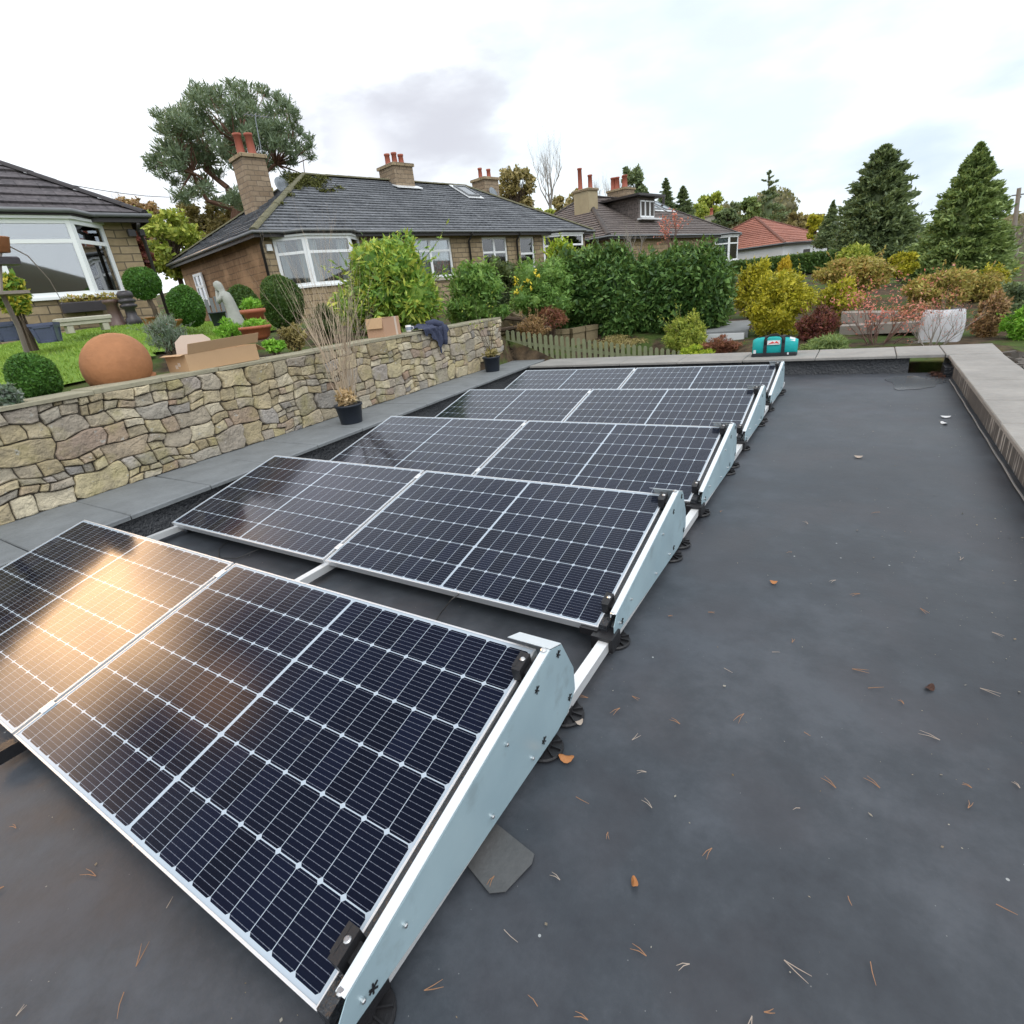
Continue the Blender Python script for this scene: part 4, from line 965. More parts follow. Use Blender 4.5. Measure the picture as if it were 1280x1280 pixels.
def ridgetiles(mb, a, b, r=.10, n=None):
    a, b = Vector(a), Vector(b); L = (b-a).length; n = n or max(2, int(L/.42)); d = (b-a)/n; s = d.cross(Vector((0, 0, 1))).normalized(); up = s.cross(d).normalized()
    for i in range(n):
        o_ = a+d*i; rr = r*random.uniform(.95, 1.08); vs = []
        for e in (0, 1.03):
            for k_ in range(6): an = math.pi*k_/5; vs.append(o_+d*e+s*rr*math.cos(an)*1.15+up*(rr*(.6+.06*(1-e))*math.sin(an)-.01))
        mb.add(vs, [(k_, k_+1, k_+7, k_+6) for k_ in range(5)]+[(0, 1, 2, 3, 4, 5), (11, 10, 9, 8, 7, 6)])
def house(name, label, loc, rotz, L, W, eave, rz, run, wm, rm, sidewall=None, holes=(), nc=22, ov=.25, run2=None, ridgem=None, back=True):
    t = thing(name, label, 'house', loc, rotz); run2 = run if run2 is None else run2; o_ = ov
    mb = MB(); wall_holes(mb, o_, L-o_, -.8, eave, list(holes), o_)
    mb.add([(L-o_, o_, -.8), (L-o_, W-o_, -.8), (L-o_, W-o_, eave), (L-o_, o_, eave)], [(0, 1, 2, 3)])
    mb.add([(o_, W-o_, -.8), (L-o_, W-o_, -.8), (L-o_, W-o_, eave), (o_, W-o_, eave)], [(0, 3, 2, 1)])
    if not sidewall: mb.add([(o_, o_, -.8), (o_, W-o_, -.8), (o_, W-o_, eave), (o_, o_, eave)], [(0, 3, 2, 1)])
    mb.build('wall', wm, t)
    if sidewall:
        mb = MB(); mb.add([(o_, o_, -.8), (o_, W-o_, -.8), (o_, W-o_, eave), (o_, o_, eave)], [(0, 3, 2, 1)]); w_ = mb.build('wall', sidewall, t); w_['label'] = 'worn brown side wall patched with render'
    mb = MB(); e = eave+.03; c = [(0, 0, e), (L, 0, e), (L, W, e), (0, W, e)]; r0, r1 = (run, W/2, e+rz), (L-run2, W/2, e+rz)
    roofslope(mb, c[0], c[1], r1, r0, nc); roofslope(mb, c[2], c[3], r0, r1, nc)
    roofslope(mb, c[3], c[0], r0, r0, nc); roofslope(mb, c[1], c[2], r1, r1, nc)
    R = mb.build('roof', rm, t)
    mb = MB(); mb.add([(0, 0, eave+.01), (L, 0, eave+.01), (L, W, eave+.01), (0, W, eave+.01)], [(3, 2, 1, 0)]); mb.build('soffit', M['fascia'], t)
    mb = MB(); rm_ = ridgem or M['ridge']
    ridgetiles(mb, Vector(r0)+Vector((0, 0, .03)), Vector(r1)+Vector((0, 0, .03)))
    for a, b in ((c[0], r0), (c[1], r1), (c[3], r0), (c[2], r1)): ridgetiles(mb, Vector(a)+Vector((0, 0, .03)), Vector(b)+Vector((0, 0, .03)))
    mb.build('ridge_tiles', rm_, R, uv=False)
    mb = MB(); mb.box(-.02, L+.02, -.02, .0, eave-.12, eave+.03); mb.box(-.02, 0, .0, W, eave-.12, eave+.03); mb.box(L, L+.02, .0, W, eave-.12, eave+.03); mb.build('fascia', M['fascia'], t)
    def gut(pts):
        mb = MB(); mb.tube(pts, .040, 8); mb.build('gutter', M['gutter'], t, True, uv=False)
    gut([(-.07, W, eave), (-.07, -.07, eave), (L+.07, -.07, eave), (L+.07, W, eave)])
    return t, R
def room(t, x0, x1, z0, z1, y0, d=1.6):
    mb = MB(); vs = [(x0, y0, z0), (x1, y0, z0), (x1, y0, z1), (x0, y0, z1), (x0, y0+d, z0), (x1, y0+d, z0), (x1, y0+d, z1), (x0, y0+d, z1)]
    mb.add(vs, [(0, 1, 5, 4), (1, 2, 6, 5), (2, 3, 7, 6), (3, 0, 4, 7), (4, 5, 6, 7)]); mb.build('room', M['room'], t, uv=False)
def bay(t, x0, x1, y, z0, z1, proj, cant, wm, wallbot=-.8, curtain=1, tr=.68, ncol=(), cc=()):
    """canted bay, front towards -y"""
    P = [Vector((x0, y, 0)), Vector((x0+cant, y-proj, 0)), Vector((x1-cant, y-proj, 0)), Vector((x1, y, 0))]
    mb = MB()
    for i in range(3):
        a, b = P[i], P[i+1]; d = (b-a).normalized(); n_ = d.cross(Vector((0, 0, 1))); n_ = n_ if n_.y < 0 else -n_
        mb.add([a+Vector((0, 0, wallbot)), b+Vector((0, 0, wallbot)), b+Vector((0, 0, z0-.05)), a+Vector((0, 0, z0-.05))], [(0, 1, 2, 3)])
    mb.build('bay_wall', wm, t)
    mb = MB(); q = [(p.x, p.y) for p in P]; e = [(x0-.06, y), (x0+cant-.03, y-proj-.07), (x1-cant+.03, y-proj-.07), (x1+.06, y)]
    mb.prism(e, (0, 0, z0-.05), (1, 0, 0), (0, 1, 0), (0, 0, .05)); mb.build('window_sill', M['white'], t); mb = MB(); mb.prism(e, (0, 0, z1), (1, 0, 0), (0, 1, 0), (0, 0, .05)); mb.build('window_head', M['white'], t)
    mb = MB(); mb.prism([(a, b-.03 if b < y else b) for a, b in e], (0, 0, z1+.052), (1, 0, 0), (0, 1, 0), (0, 0, .09)); mb.build('bay_fascia', M['fascia'], t)
    g = [(x0-.12, y-.05, z1+.12), (x0+cant-.06, y-proj-.15, z1+.12), (x1-cant+.06, y-proj-.15, z1+.12), (x1+.12, y-.05, z1+.12)]
    mb = MB(); mb.tube(g, .038, 8); mb.build('gutter', M['gutter'], t, True, uv=False)
    for i in range(3):
        a, b = P[i], P[i+1]; d = (b-a); n_ = d.normalized().cross(Vector((0, 0, 1))); n_ = n_ if n_.y < 0 else -n_
        window(t, a, d, n_, d.length, z0, z1, ncol if i == 1 else cc, tr, curtain)
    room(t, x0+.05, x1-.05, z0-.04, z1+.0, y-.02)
def chimney(t, x, y, z0, z1, wx_, wy, mat, pots, ph=.5, pr=.11, pm=None):
    mb = MB(); mb.box(x-wx_/2, x+wx_/2, y-wy/2, y+wy/2, z0, z1); c = mb.build('chimney', mat, t)
    mb = MB(); mb.bbox(x-wx_/2-.06, x+wx_/2+.06, y-wy/2-.06, y+wy/2+.06, z1, z1+.1, .015); mb.build('chimney_cap', M['sandstone2'], c)
    mb = MB(); mb.box(x-wx_/2-.05, x+wx_/2+.05, y-wy/2-.05, y+wy/2+.05, z0, z0+.1); mb.obox((x-wx_/2-.15, y-wy/2-.25, z0-.0), (wx_+.3, 0, 0), (0, .3, .12), (0, 0, .03)); mb.build('lead_flashing', M['alu'], c)
    for i, (dx, dy, h) in enumerate(pots):
        mb = MB(); mb.lathe([(pr*1.05, 0), (pr*1.1, .05), (pr, .08), (pr*.9, h-.07), (pr*1.08, h-.06), (pr*1.08, h), (pr*.8, h), (pr*.75, h-.15), (0, h-.15)], (x+dx, y+dy, z1+.1), 14); mb.build('chimney_pot', pm or M['potred'], c, True, uv=False)
    return c
def dishm(t, p, r, az, el=20, mat=None):
    mb = MB(); mb.lathe([(0, 0), (r*.5, .03*r/.3), (r, .1*r/.3), (r*1.01, .11*r/.3), (r*.5, .04*r/.3), (0, .012)], n=24, cap=False)
    mb.tube([(0, -r, .04), (0, -r*.6, .3), (0, -.1*r, .34)], .012, 5)
    o = mb.build('satellite_dish', M['dish'], t, True, uv=False); o.location = p; o.rotation_euler = Vector((math.sin(az)*math.cos(R_(el)), math.cos(az)*math.cos(R_(el)), math.sin(R_(el)))).to_track_quat('Z', 'Y').to_euler()
    return o
RZ = math.atan2(.977, .212)
# --- long bungalow pair (centre left)
A2 = pt(317, 290, 16.5); gz2 = A2.z-2.4
L2, W2 = 14.6, 7.4
holes = [(.55, 3.15, 1.08, 2.26), (3.6, 4.75, 1.08, 2.26), (4.95, 6.75, 1.05, 2.26), (8.2, 9.5, 1.0, 2.26), (10.2, 11.05, .3, 2.26), (11.55, 14.1, 1.08, 2.26)]
h2, roof2 = house('bungalow', 'long low sandstone bungalow pair with slate hipped roof, mossy hip and canted bay window', (A2.x, A2.y, gz2), RZ, L2, W2, 2.4, 2.15, 3.7, M['sandstone2'], M['tile2'], M['render_patch'], holes, 21)
bay(h2, .55, 3.15, .25, 1.06, 2.27, .55, .62, M['sandstone'], curtain=1)
bay(h2, 11.55, 14.1, .25, 1.06, 2.27, .5, .6, M['sandstone'], curtain=1)
for (a, b, c, d), cols, tr in zip(holes[1:5], ((), (.5,), (.5,), ()), (.68, .68, .6, .7)):
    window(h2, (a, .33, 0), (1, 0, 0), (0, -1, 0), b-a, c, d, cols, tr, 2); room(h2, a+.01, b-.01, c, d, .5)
    mb = MB(); mb.box(a-.08, b+.08, .19, .34, c-.1, c); mb.build('window_sill', M['palestone'], h2)
for x in (.18, 7.5, 9.95):
    mb = MB(); mb.tube([(x, -.07, 2.36), (x, .0, 2.3), (x, .17, 2.12), (x, .18, -.6)], .038, 8); mb.build('downpipe', M['fascia'], h2, True, uv=False)
mb = MB(); mb.bbox(.32, .47, .17, .25, 1.98, 2.14, .01); mb.build('alarm_box', M['white'], h2)
window(h2, (.18, 5.9, 0), (0, -1, 0), (-1, 0, 0), .8, .95, 1.95, (.5,), .6, 0)
ch = chimney(h2, 2.15, 4.0, 3.0, 4.95, .72, .8, M['chimstone'], [(-.12, .1, .62), (.14, -.1, .6)], pr=.12)
mb = MB()
mb.tube([(2.5, 3.8, 4.5), (2.55, 3.7, 6.0), (2.6, 3.7, 6.15)], .016, 5)
for k_ in range(6): mb.tube([(2.3+.12*k_, 3.5, 6.1), (2.3+.12*k_, 3.9, 6.1)], .008, 4)
mb.tube([(2.25, 3.72, 6.1), (3.0, 3.72, 6.1)], .010, 4); mb.build('aerial', M['dish'], h2, uv=False)
dishm(h2, (2.75, 3.45, 4.15), .27, R_(170))
chimney(h2, 7.5, 3.7, 4.25, 5.0, .85, .95, M['chimstone'], [(-.22, .1, .38), (.02, .0, .42), (.24, -.1, .36)], pr=.10)
chimney(h2, 12.6, 4.2, 3.3, 4.95, .85, .8, M['chimstone'], [(-.15, .1, .42), (.17, -.1, .36)], pr=.09)
dishm(h2, (12.45, 3.7, 4.35), .27, R_(170))
def on_slope(x, f, W, rz, e, dz=.05): return Vector((x, W/2*f, e+rz*f+dz))
def skylight(t, x, f0, f1, w, W, rz, e, open_=0):
    a, b = on_slope(x, f0, W, rz, e, .06), on_slope(x, f1, W, rz, e, .06); d = b-a; n_ = Vector((1, 0, 0)).cross(d).normalized()
    mb = MB(); mb.obox(a-Vector((.1, 0, 0))-d*.15, (w+.2, 0, 0), d*1.3, n_*.02); mb.build('lead_flashing', M['alu'], t)
    mb = MB()
    for q, r_, s in ((a, (w, 0, 0), d*.08), (b-d*.08, (w, 0, 0), d*.08), (a+d*.08, (.05, 0, 0), d*.84), (a+d*.08+Vector((w-.05, 0, 0)), (.05, 0, 0), d*.84)): mb.obox(q+n_*.021, r_, s, n_*.06)
    f = mb.build('skylight', M['gutter'], t); mb = MB(); mb.obox(a+d*.08+n_*.05+Vector((.05, 0, 0)), (w-.1, 0, 0), d*.84, n_*.01); mb.build('pane', M['glass'], f, uv=False)
skylight(roof2, 10.0, .70, .93, .62, W2, 2.15, 2.43)
MP = []
for sx, sf, r2, n in ((3.5, .93, .30, 900), (3.25, .84, .32, 900), (3.6, .78, .24, 500), (4.0, .86, .18, 300), (2.75, .70, .16, 240), (3.95, .68, .12, 90), (2.2, .55, .12, 120), (3.6, .66, .14, 120), (3.0, .77, .22, 400), (4.3, .95, .2, 260), (1.6, .4, .1, 90), (4.4, .74, .14, 60)):
    for _ in range(n): MP.append(tuple(on_slope(sx+random.gauss(0, r2*.65), min(1, sf+random.gauss(0, r2*.11)), W2, 2.15, 2.43, .05+random.random()*.03)))
MP = np.array(MP); A = unit(rng.normal(size=MP.shape)*[1, 1, .5]); S = unit(np.cross(A, [0, 0, 1]+rng.normal(size=MP.shape)*.5)); V, Q = leaf_quads(MP, A, S, rng.uniform(.04, .09, len(MP)), rng.uniform(.03, .07, len(MP))); np_mesh('moss', V, Q, M['moss'], roof2)

# --- left bungalow
A1 = pt(182, 270, 14.5); L1, W1 = 13.0, 8.0
o1 = A1-Vector((.212, .977, 0))*L1; gz1 = A1.z-2.45
hb_ = (L1-3.25, L1-.78, 1.02, 2.32)
h1, roof1 = house('bungalow', 'stone bungalow at the left edge with brown tiled roof and white bay window', (o1.x, o1.y, gz1), RZ, L1, W1, 2.45, 2.5, 3.9, M['sandstone2'], M['tile1'], None, [hb_], 13, ridgem=M['tile1'])
bay(h1, hb_[0], hb_[1], .25, hb_[2], hb_[3], .62, .62, M['sandstone2'], curtain=0, tr=.72, cc=())
mb = MB(); mb.tube([(L1-.2, -.07, 2.3), (L1-.2, .1, 2.2), (L1-.12, .2, 2.0), (L1-.12, .2, -.6)], .035, 8); mb.build('downpipe', M['fascia'], h1, True, uv=False)
mb = MB(); mb.tube([(L1-.35, .24, 2.2), (L1-.35, .08, 2.2)], .03, 6); mb.bbox(L1-.42, L1-.28, -.02, .1, 2.08, 2.2, .01); mb.bbox(L1-.2, L1-.1, .05, .2, 2.1, 2.22, .01); mb.build('security_light', M['blackplastic'], h1)

# --- dark tiled bungalow further up
u_ = Vector((.212, .977, 0)); v_ = Vector((-.977, .212, 0))
B3 = pt(925, 293, 39); L3 = 14.0; A3 = B3-u_*L3; g3 = B3.z-2.4
hl = (L3-2.9, L3-.5, 1.0, 2.3)
h3, roof3 = house('bungalow', 'dark tiled bungalow with dormer window seen above the laurel hedge', (A3.x, A3.y, g3), RZ, L3, 8.2, 2.4, 2.35, 4.1, M['sandstone'], M['tile3'], None, [hl], 20, ridgem=M['tile3'])
bay(h3, hl[0], hl[1], .25, hl[2], hl[3], .6, .6, M['sandstone'], curtain=2, tr=.7)
chimney(h3, 2.7, 3.1, 2.8, 4.75, .75, .9, M['rendered'], [(-.1, .22, .95), (.12, -.22, .6)], pr=.11)
dm = MB(); dm.box(4.6, 6.2, 1.3, 3.6, 3.1, 4.3); D_ = dm.build('dormer', M['tile3'], roof3)
mb = MB(); mb.box(4.1, 6.7, .95, 4.0, 4.31, 4.41); mb.build('dormer_roof', M['fascia'], D_)
for k_ in range(3):
    x = 4.75+.45*k_; mb = MB(); mb.box(x, x+.4, 1.24, 1.29, 3.4, 4.15); f = mb.build('dormer_window', M['white'], D_); 
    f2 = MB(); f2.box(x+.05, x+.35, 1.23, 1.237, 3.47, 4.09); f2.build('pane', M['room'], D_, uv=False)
mb = MB(); mb.box(4.5, 6.4, 1.0, 1.3, 3.27, 3.35); mb.build('window_sill', M['whitepaint'], D_)
chimney(h3, 7.4, 4.1, 4.4, 5.15, .9, 1.2, M['chimstone'], [(-.2, .35, .62), (-.2, .1, .6), (.15, -.15, .62), (-.2, -.4, .6)], pr=.14)
for x in (8.6, 9.9): skylight(roof3, x, .66, .92, .8, 8.2, 2.35, 2.43)
mb = MB(); mb.tube([(10.9, 3.4, 4.3), (10.9, 3.4, 4.9)], .07, 8); mb.build('vent_pipe', M['fascia'], roof3, uv=False)

# --- red roofed bungalow
K = pt(981, 304, 47); Rr = atz(1048, 299, K.z); Ll = atz(918, 313, K.z)
uu = (Rr-K); L4 = uu.length; ang4 = math.atan2(uu.y, uu.x)
h4, roof4 = house('bungalow', 'white rendered bungalow with red clay tiled hipped roof at the far end', (K.x, K.y, K.z-2.5), ang4, L4, 9.5, 2.5, 2.3, L4/2-.05, M['whitepaint'], M['tile4'], None, [], 16, ridgem=M['tile4'])
chimney(h4, .8, 6.5, 3.2, 5.2, .8, .9, M['palestone'], [(0, .15, .5)], pr=.13)
mb = MB(); mb.box(L4*.4, L4*.4+.9, .2, .26, .9, 2.0); mb.build('window', M['fascia'], h4)

# ------------------------------------------------------------------ planting
def base(px, py, hd): return pt(px, py, hd)
def shrub(name, label, cat, px, py, hd, wpx, hpx, leafk, n=5000, leaf=.05, aspect=.45, lobes=None, group=None, stem=True, sq=0, **kw):
    p = base(px, py, hd); h_ = hsolve(p, hpx); w_ = wsolve(p, wpx, h_/2)
    t = thing(name, label, cat, p, 0, group)
    if lobes is None: lobes = [(0, 0, h_*.5, w_/2, w_/2*.9, h_*.5)]
    else: lobes = [(a*w_, b*w_, c*h_, d*w_, e*w_, f*h_) for a, b, c, d, e, f in lobes]
    foliage('foliage', M['L_'+leafk], t, lobes, n, leaf, aspect, **kw)
    if kw.get('lump', .13) > .1 and hpx > 30 and leafk != 'laurel':
        mb = MB(); tp = []
        for i in range(16):
            a = random.uniform(0, 6.28); e = random.uniform(.3, 1.4); d = Vector((math.cos(a)*math.cos(e)*w_, math.sin(a)*math.cos(e)*w_, math.sin(e)*h_)); q_ = Vector((0, 0, h_*.35))+d*.25
            twigs(mb, q_, d, d.length*.34*random.uniform(.8, 1.25), .006*hd/10, 1, .35, 2, .1, 3, 3, tp)
        mb.build('shoots', M['bark'], t, uv=False)
        P = np.array([list(p_-d_*u*.18*h_) for p_, d_ in tp for u in rng.random(4)]); A = unit(np.array([list(d_) for p_, d_ in tp for _ in range(4)])+rng.normal(size=P.shape)*.7); S = unit(np.cross(A, rng.normal(size=P.shape))); ln = leaf*rng.uniform(.6, 1.3, len(P)); V, Q = leaf_quads(P, A, S, ln, ln*aspect); np_mesh('shoot_leaves', V, Q, M['L_'+leafk], t)
    if stem:
        mb = MB()
        for i in range(4): a = i*1.6; mb.tube([(.03*math.cos(a), .03*math.sin(a), -.15), (.12*w_*math.cos(a), .12*w_*math.sin(a), h_*.4)], [.025, .01], 5)
        mb.build('stems', M['bark'], t, uv=False)
    return t, p, w_, h_
def multi(k, seed=0):
    r = random.Random(seed); out_ = [(0, 0, .36, .31, .3, .34)]; n = int(k*3.4)+4
    for i in range(n):
        a = r.uniform(0, 6.28); el = r.uniform(-.3, 1.4); f = r.uniform(.2, .42); s_ = r.uniform(.08, .20)
        out_.append((f*math.cos(el)*math.cos(a)*1.05, f*math.cos(el)*math.sin(a)*.9, .42+f*1.25*math.sin(el), s_, s_*.95, s_*r.uniform(.8, 1.15)))
    return out_
clipd = dict(shell=.88, lump=.075, core=.93, jitter=1.)
BG = 'round clipped evergreens around the lawn'
shrub('box_ball', 'small round clipped box bush on the bed behind the wall, left of the terracotta pot', 'bush', 54, 500, 6.2, 78, 58, 'box', 9000, .022, .5, group=BG, stem=False, **clipd)
shrub('box_ball', 'dome of clipped dark green box right of the red bowl near the bay window wall', 'bush', 241, 408, 10.3, 54, 52, 'box', 9000, .03, .5, group=BG, stem=False, **clipd)
shrub('box_ball', 'clipped green dome behind the grey statue', 'bush', 312, 408, 11.2, 48, 52, 'boxdark', 8000, .03, .5, group=BG, stem=False, **clipd)
shrub('box_ball', 'largest clipped dark green ball right of the statue, below the bungalow bay', 'bush', 361, 410, 10.8, 62, 66, 'boxdark', 11000, .03, .5, group=BG, stem=False, **clipd)
t, p, w_, h_ = shrub('topiary_tree', 'clipped green dome on a bent stem beside the left bungalow corner', 'topiary', 195, 405, 12, 52, 72, 'box', 8000, .04, .5, [(0, 0, .72, .5, .48, .27)], group=BG, stem=False, **clipd)
mb = MB(); mb.tube([(.05, 0, -.1), (.12, 0, h_*.25), (0, 0, h_*.55)], .04, 7); mb.build('trunk', M['bark'], t, uv=False)
def sqpot(t, x, y, z, s_, h, nm):
    c, q = math.cos(.95), math.sin(.95); vs = []
    for r_, z_ in ((s_*.78, 0), (s_, h*.86), (s_*1.1, h*.86), (s_*1.1, h), (s_*.92, h), (s_*.9, h*.85)):
        for a, b in ((-1, -1), (1, -1), (1, 1), (-1, 1)): vs.append((x+(a*c-b*q)*r_*.7, y+(a*q+b*c)*r_*.7, z+z_))
    mb = MB(); mb.add(vs, [(i*4+k, i*4+(k+1) % 4, i*4+4+(k+1) % 4, i*4+4+k) for i in range(5) for k in range(4)]+[(3, 2, 1, 0), (20, 21, 22, 23)])
    for k in range(4):      # raised frame on each face
        P_ = [Vector(vs[k]), Vector(vs[(k+1) % 4]), Vector(vs[4+(k+1) % 4]), Vector(vs[4+k])]; n_ = (P_[1]-P_[0]).cross(P_[3]-P_[0]).normalized()
        for e in range(4): mb.obox(P_[e]+n_*.001, P_[(e+1) % 4]-P_[e], (P_[(e+3) % 4]-P_[e])*.12, n_*.008)
    return mb.build(nm, M['potblue'], t)
t, p, w_, h_ = shrub('variegated_shrub', 'yellow and green variegated shrub in a square blue grey pot', 'potted shrub', 35, 421, 8.2, 56, 76, 'variegated', 2600, .06, .5, [(0, 0, .72, .42, .4, .26), (-.2, .1, .6, .3, .3, .2), (.2, 0, .62, .28, .3, .2)], stem=True, core=.6, lump=.2)
sqpot(t, .19, .12, -.08, .15, .2, 'pot')
# rhododendrons behind the wall
shrub('rhododendron', 'large rounded rhododendron with glossy yellow green leaves behind the wall', 'shrub', 497, 418, 10.0, 158, 120, 'rhodo', 9500, .105, .30, multi(8, seed=2)+[(-.34, 0, .3, .18, .2, .26), (.33, 0, .36, .18, .2, .26)], shell=.72, lump=.2, core=.72, jitter=.75, out=1)
shrub('rhododendron', 'smaller mid green rhododendron right of the large one', 'shrub', 600, 414, 11.0, 92, 78, 'rhodo2', 4500, .10, .32, multi(5, seed=3), shell=.72, lump=.2, core=.72)
for i, (lx, lz, rx_, rz2) in enumerate(((634, 400, 74, 72),)):
    shrub('shrub', 'dark twiggy hedge between the smaller rhododendron and the yellow flowered bush', 'shrub', lx, lz, 14, rx_, rz2, 'darkhedge', 6000, .06, .5, multi(5, seed=4), shell=.7, core=.75, jitter=1)
t, p, w_, h_ = shrub('flowering_bush', 'dark green bush dotted with yellow flowers left of the laurel', 'bush', 683, 408, 12.5, 96, 84, 'rhodo2', 7000, .07, .35, multi(6, seed=5), shell=.75, core=.78)
P = np.array([[random.uniform(-.25, .2)*w_, -.42*w_+random.uniform(-.05, .05), random.uniform(.55, .82)*h_] for _ in range(16)]); 
Pn = P+rng.normal(size=P.shape)*.03; A = unit(rng.normal(size=P.shape)); V, Q = leaf_quads(np.repeat(Pn, 4, 0)+rng.normal(size=(64, 3))*.02, unit(rng.normal(size=(64, 3))), unit(rng.normal(size=(64, 3))), np.full(64, .07), np.full(64, .05)); np_mesh('flowers', V, Q, M_plain('yellow_petals', (.75, .62, .05), .6), t)
lau = [(-.28, 0, .5, .24, .30, .5), (.0, 0, .5, .25, .32, .52), (.27, 0, .5, .24, .30, .5), (-.1, .02, .7, .25, .26, .28), (.15, .02, .72, .25, .26, .27), (.32, 0, .35, .2, .28, .34), (-.33, 0, .3, .2, .28, .3)]
shrub('laurel_bush', 'tall dense dark green laurel, left half of the big clipped mass', 'laurel', 746, 424, 13.0, 118, 112, 'laurel', 15000, .10, .42, lau, group='laurels beyond the picket fence', shell=.8, lump=.14, core=.82)
shrub('laurel_bush', 'tall dense dark green laurel, right half of the big clipped mass', 'laurel', 845, 420, 13.2, 140, 109, 'laurel', 19000, .10, .42, lau, group='laurels beyond the picket fence', shell=.8, lump=.12, core=.82)
shrub('gold_fringe_shrub', 'yellow green loose shrub poking over the laurel at its left end', 'shrub', 708, 360, 15.0, 60, 62, 'lime', 2600, .08, .5, multi(4, seed=8), core=.6, lump=.25)
shrub('small_conifer', 'low feathery yellow green conifer in front of the laurel', 'conifer', 855, 446, 11.4, 54, 58, 'yellowgreen', 5200, .055, .25, multi(5, seed=9), shell=.6, core=.6, lump=.3)
shrub('heather', 'patch of rusty red heather left of the tool bag', 'heather', 902, 447, 10.8, 60, 28, 'heather', 4200, .04, .25, multi(5, seed=10), shell=.6, core=.7, lump=.3)
shrub('low_plant', 'low yellow grassy plant below the rusty heather', 'plant', 868, 449, 10.5, 46, 16, 'lime', 1500, .05, .2, multi(3, seed=11), shell=.5, core=.5)
shrub('golden_shrub', 'rounded golden shrub behind the paved step, right of the laurel', 'shrub', 937, 394, 14.5, 52, 64, 'gold', 4200, .08, .4, multi(5, seed=12), shell=.65, lump=.25, core=.65)
shrub('golden_shrub', 'tall golden shrub directly behind the tool bag', 'shrub', 968, 432, 11.8, 92, 88, 'gold', 9500, .06, .42, multi(7, seed=13), shell=.65, lump=.28, core=.66)
shrub('golden_column', 'narrow upright golden conifer among the shrubs', 'conifer', 979, 365, 17, 19, 42, 'golddeep', 2600, .07, .25, [(0, 0, .5, .5, .5, .5), (.1, 0, .3, .45, .45, .3)], shell=.8, core=.85, droop=-1.2, stem=False)
shrub('berberis', 'dark burgundy shrub right of the tool bag', 'shrub', 1018, 438, 10.9, 62, 58, 'berberis', 4600, .045, .4, multi(5, seed=14), shell=.5, lump=.3, core=.45)
shrub('spreading_juniper', 'low bright green spreading juniper at the foot of the burgundy shrub', 'juniper', 1032, 447, 10.2, 74, 26, 'conifer2', 5200, .06, .18, multi(5, seed=15), shell=.6, lump=.3, core=.7, droop=-.5)
shrub('golden_shrub', 'golden green shrub between the burgundy shrub and the timber planks', 'shrub', 1040, 400, 13, 70, 52, 'gold', 5200, .06, .42, multi(6, seed=16), shell=.65, lump=.28, core=.6)
shrub('mixed_shrub', 'straw coloured shrub behind the golden shrubs', 'shrub', 1065, 372, 15.5, 112, 52, 'mixed', 7500, .07, .4, multi(7, seed=17), shell=.6, lump=.28, core=.6)
shrub('mixed_shrub', 'tawny shrub under the nearer big conifer', 'shrub', 1165, 390, 14, 110, 52, 'mixed', 6500, .07, .35, multi(7, seed=18), shell=.55, lump=.3, core=.5)
shrub('green_mound', 'rounded green and rust shrub left of the bright yellow bush', 'bush', 1066, 345, 20, 46, 36, 'yellowgreen', 4200, .09, .4, shell=.8, core=.82)
shrub('yellow_bush', 'flat topped bright yellow bush below the broad conifer', 'bush', 1125, 345, 19, 56, 28, 'gold', 4800, .08, .4, multi(5, seed=19), shell=.75, core=.78)
shrub('autumn_shrub', 'orange tinged shrub right of the white sack', 'shrub', 1232, 430, 11.5, 52, 62, 'brownmass', 3600, .06, .35, multi(5, seed=20), shell=.45, lump=.3, core=.3)
shrub('yellow_shrub', 'small yellow leaved shrub on the bank at far right', 'shrub', 1232, 368, 17, 56, 34, 'gold', 1900, .08, .4, multi(5, seed=21), shell=.4, core=0)
shrub('dark_shrub', 'dark green shrub at the right edge above the lime one', 'shrub', 1262, 410, 12.5, 76, 58, 'conifer', 5200, .06, .35, multi(5, seed=22), shell=.7, core=.72)
shrub('lime_shrub', 'lime green feathery shrub at the right edge', 'shrub', 1278, 430, 11.2, 66, 46, 'fresh', 4200, .055, .3, multi(5, seed=23), shell=.65, core=.65)
shrub('brown_shrub', 'brown twiggy shrub left of the pole', 'shrub', 1215, 385, 15.5, 90, 45, 'mixed', 5200, .06, .35, multi(6, seed=24), shell=.5, core=.4)
shrub('ground_shrub', 'reddish green low shrub behind the white sack', 'shrub', 1140, 412, 12.2, 60, 34, 'brownmass', 3000, .05, .4, multi(5, seed=25), shell=.5, core=.4)
t, p, w_, h_ = shrub('trimmed_hedge', 'trimmed green hedge in front of the red roofed bungalow', 'hedge', 975, 342, 26, 135, 20, 'box', 100, .1, stem=False)
for c_ in list(t.children): bpy.data.objects.remove(c_)
n_ = 12000; P = rng.uniform(-1, 1, (n_, 3)); ax_ = rng.integers(0, 3, n_); P[np.arange(n_), ax_] = np.sign(P[np.arange(n_), ax_]); P = P*[w_/2, .6, h_/2]+[0, 0, h_/2]+rng.normal(size=(n_, 3))*.03
A = unit(rng.normal(size=P.shape)); V, Q = leaf_quads(P, A, unit(np.cross(A, rng.normal(size=P.shape))), np.full(n_, .12), np.full(n_, .06)); np_mesh('foliage', V, Q, M['L_boxdark'], t).rotation_euler = (0, 0, .45)
mb = MB(); mb.box(-w_/2+.06, w_/2-.06, -.54, .54, 0, h_-.06); mb.build('branches', M['L_boxdark'], t, uv=False).rotation_euler = (0, 0, .45)
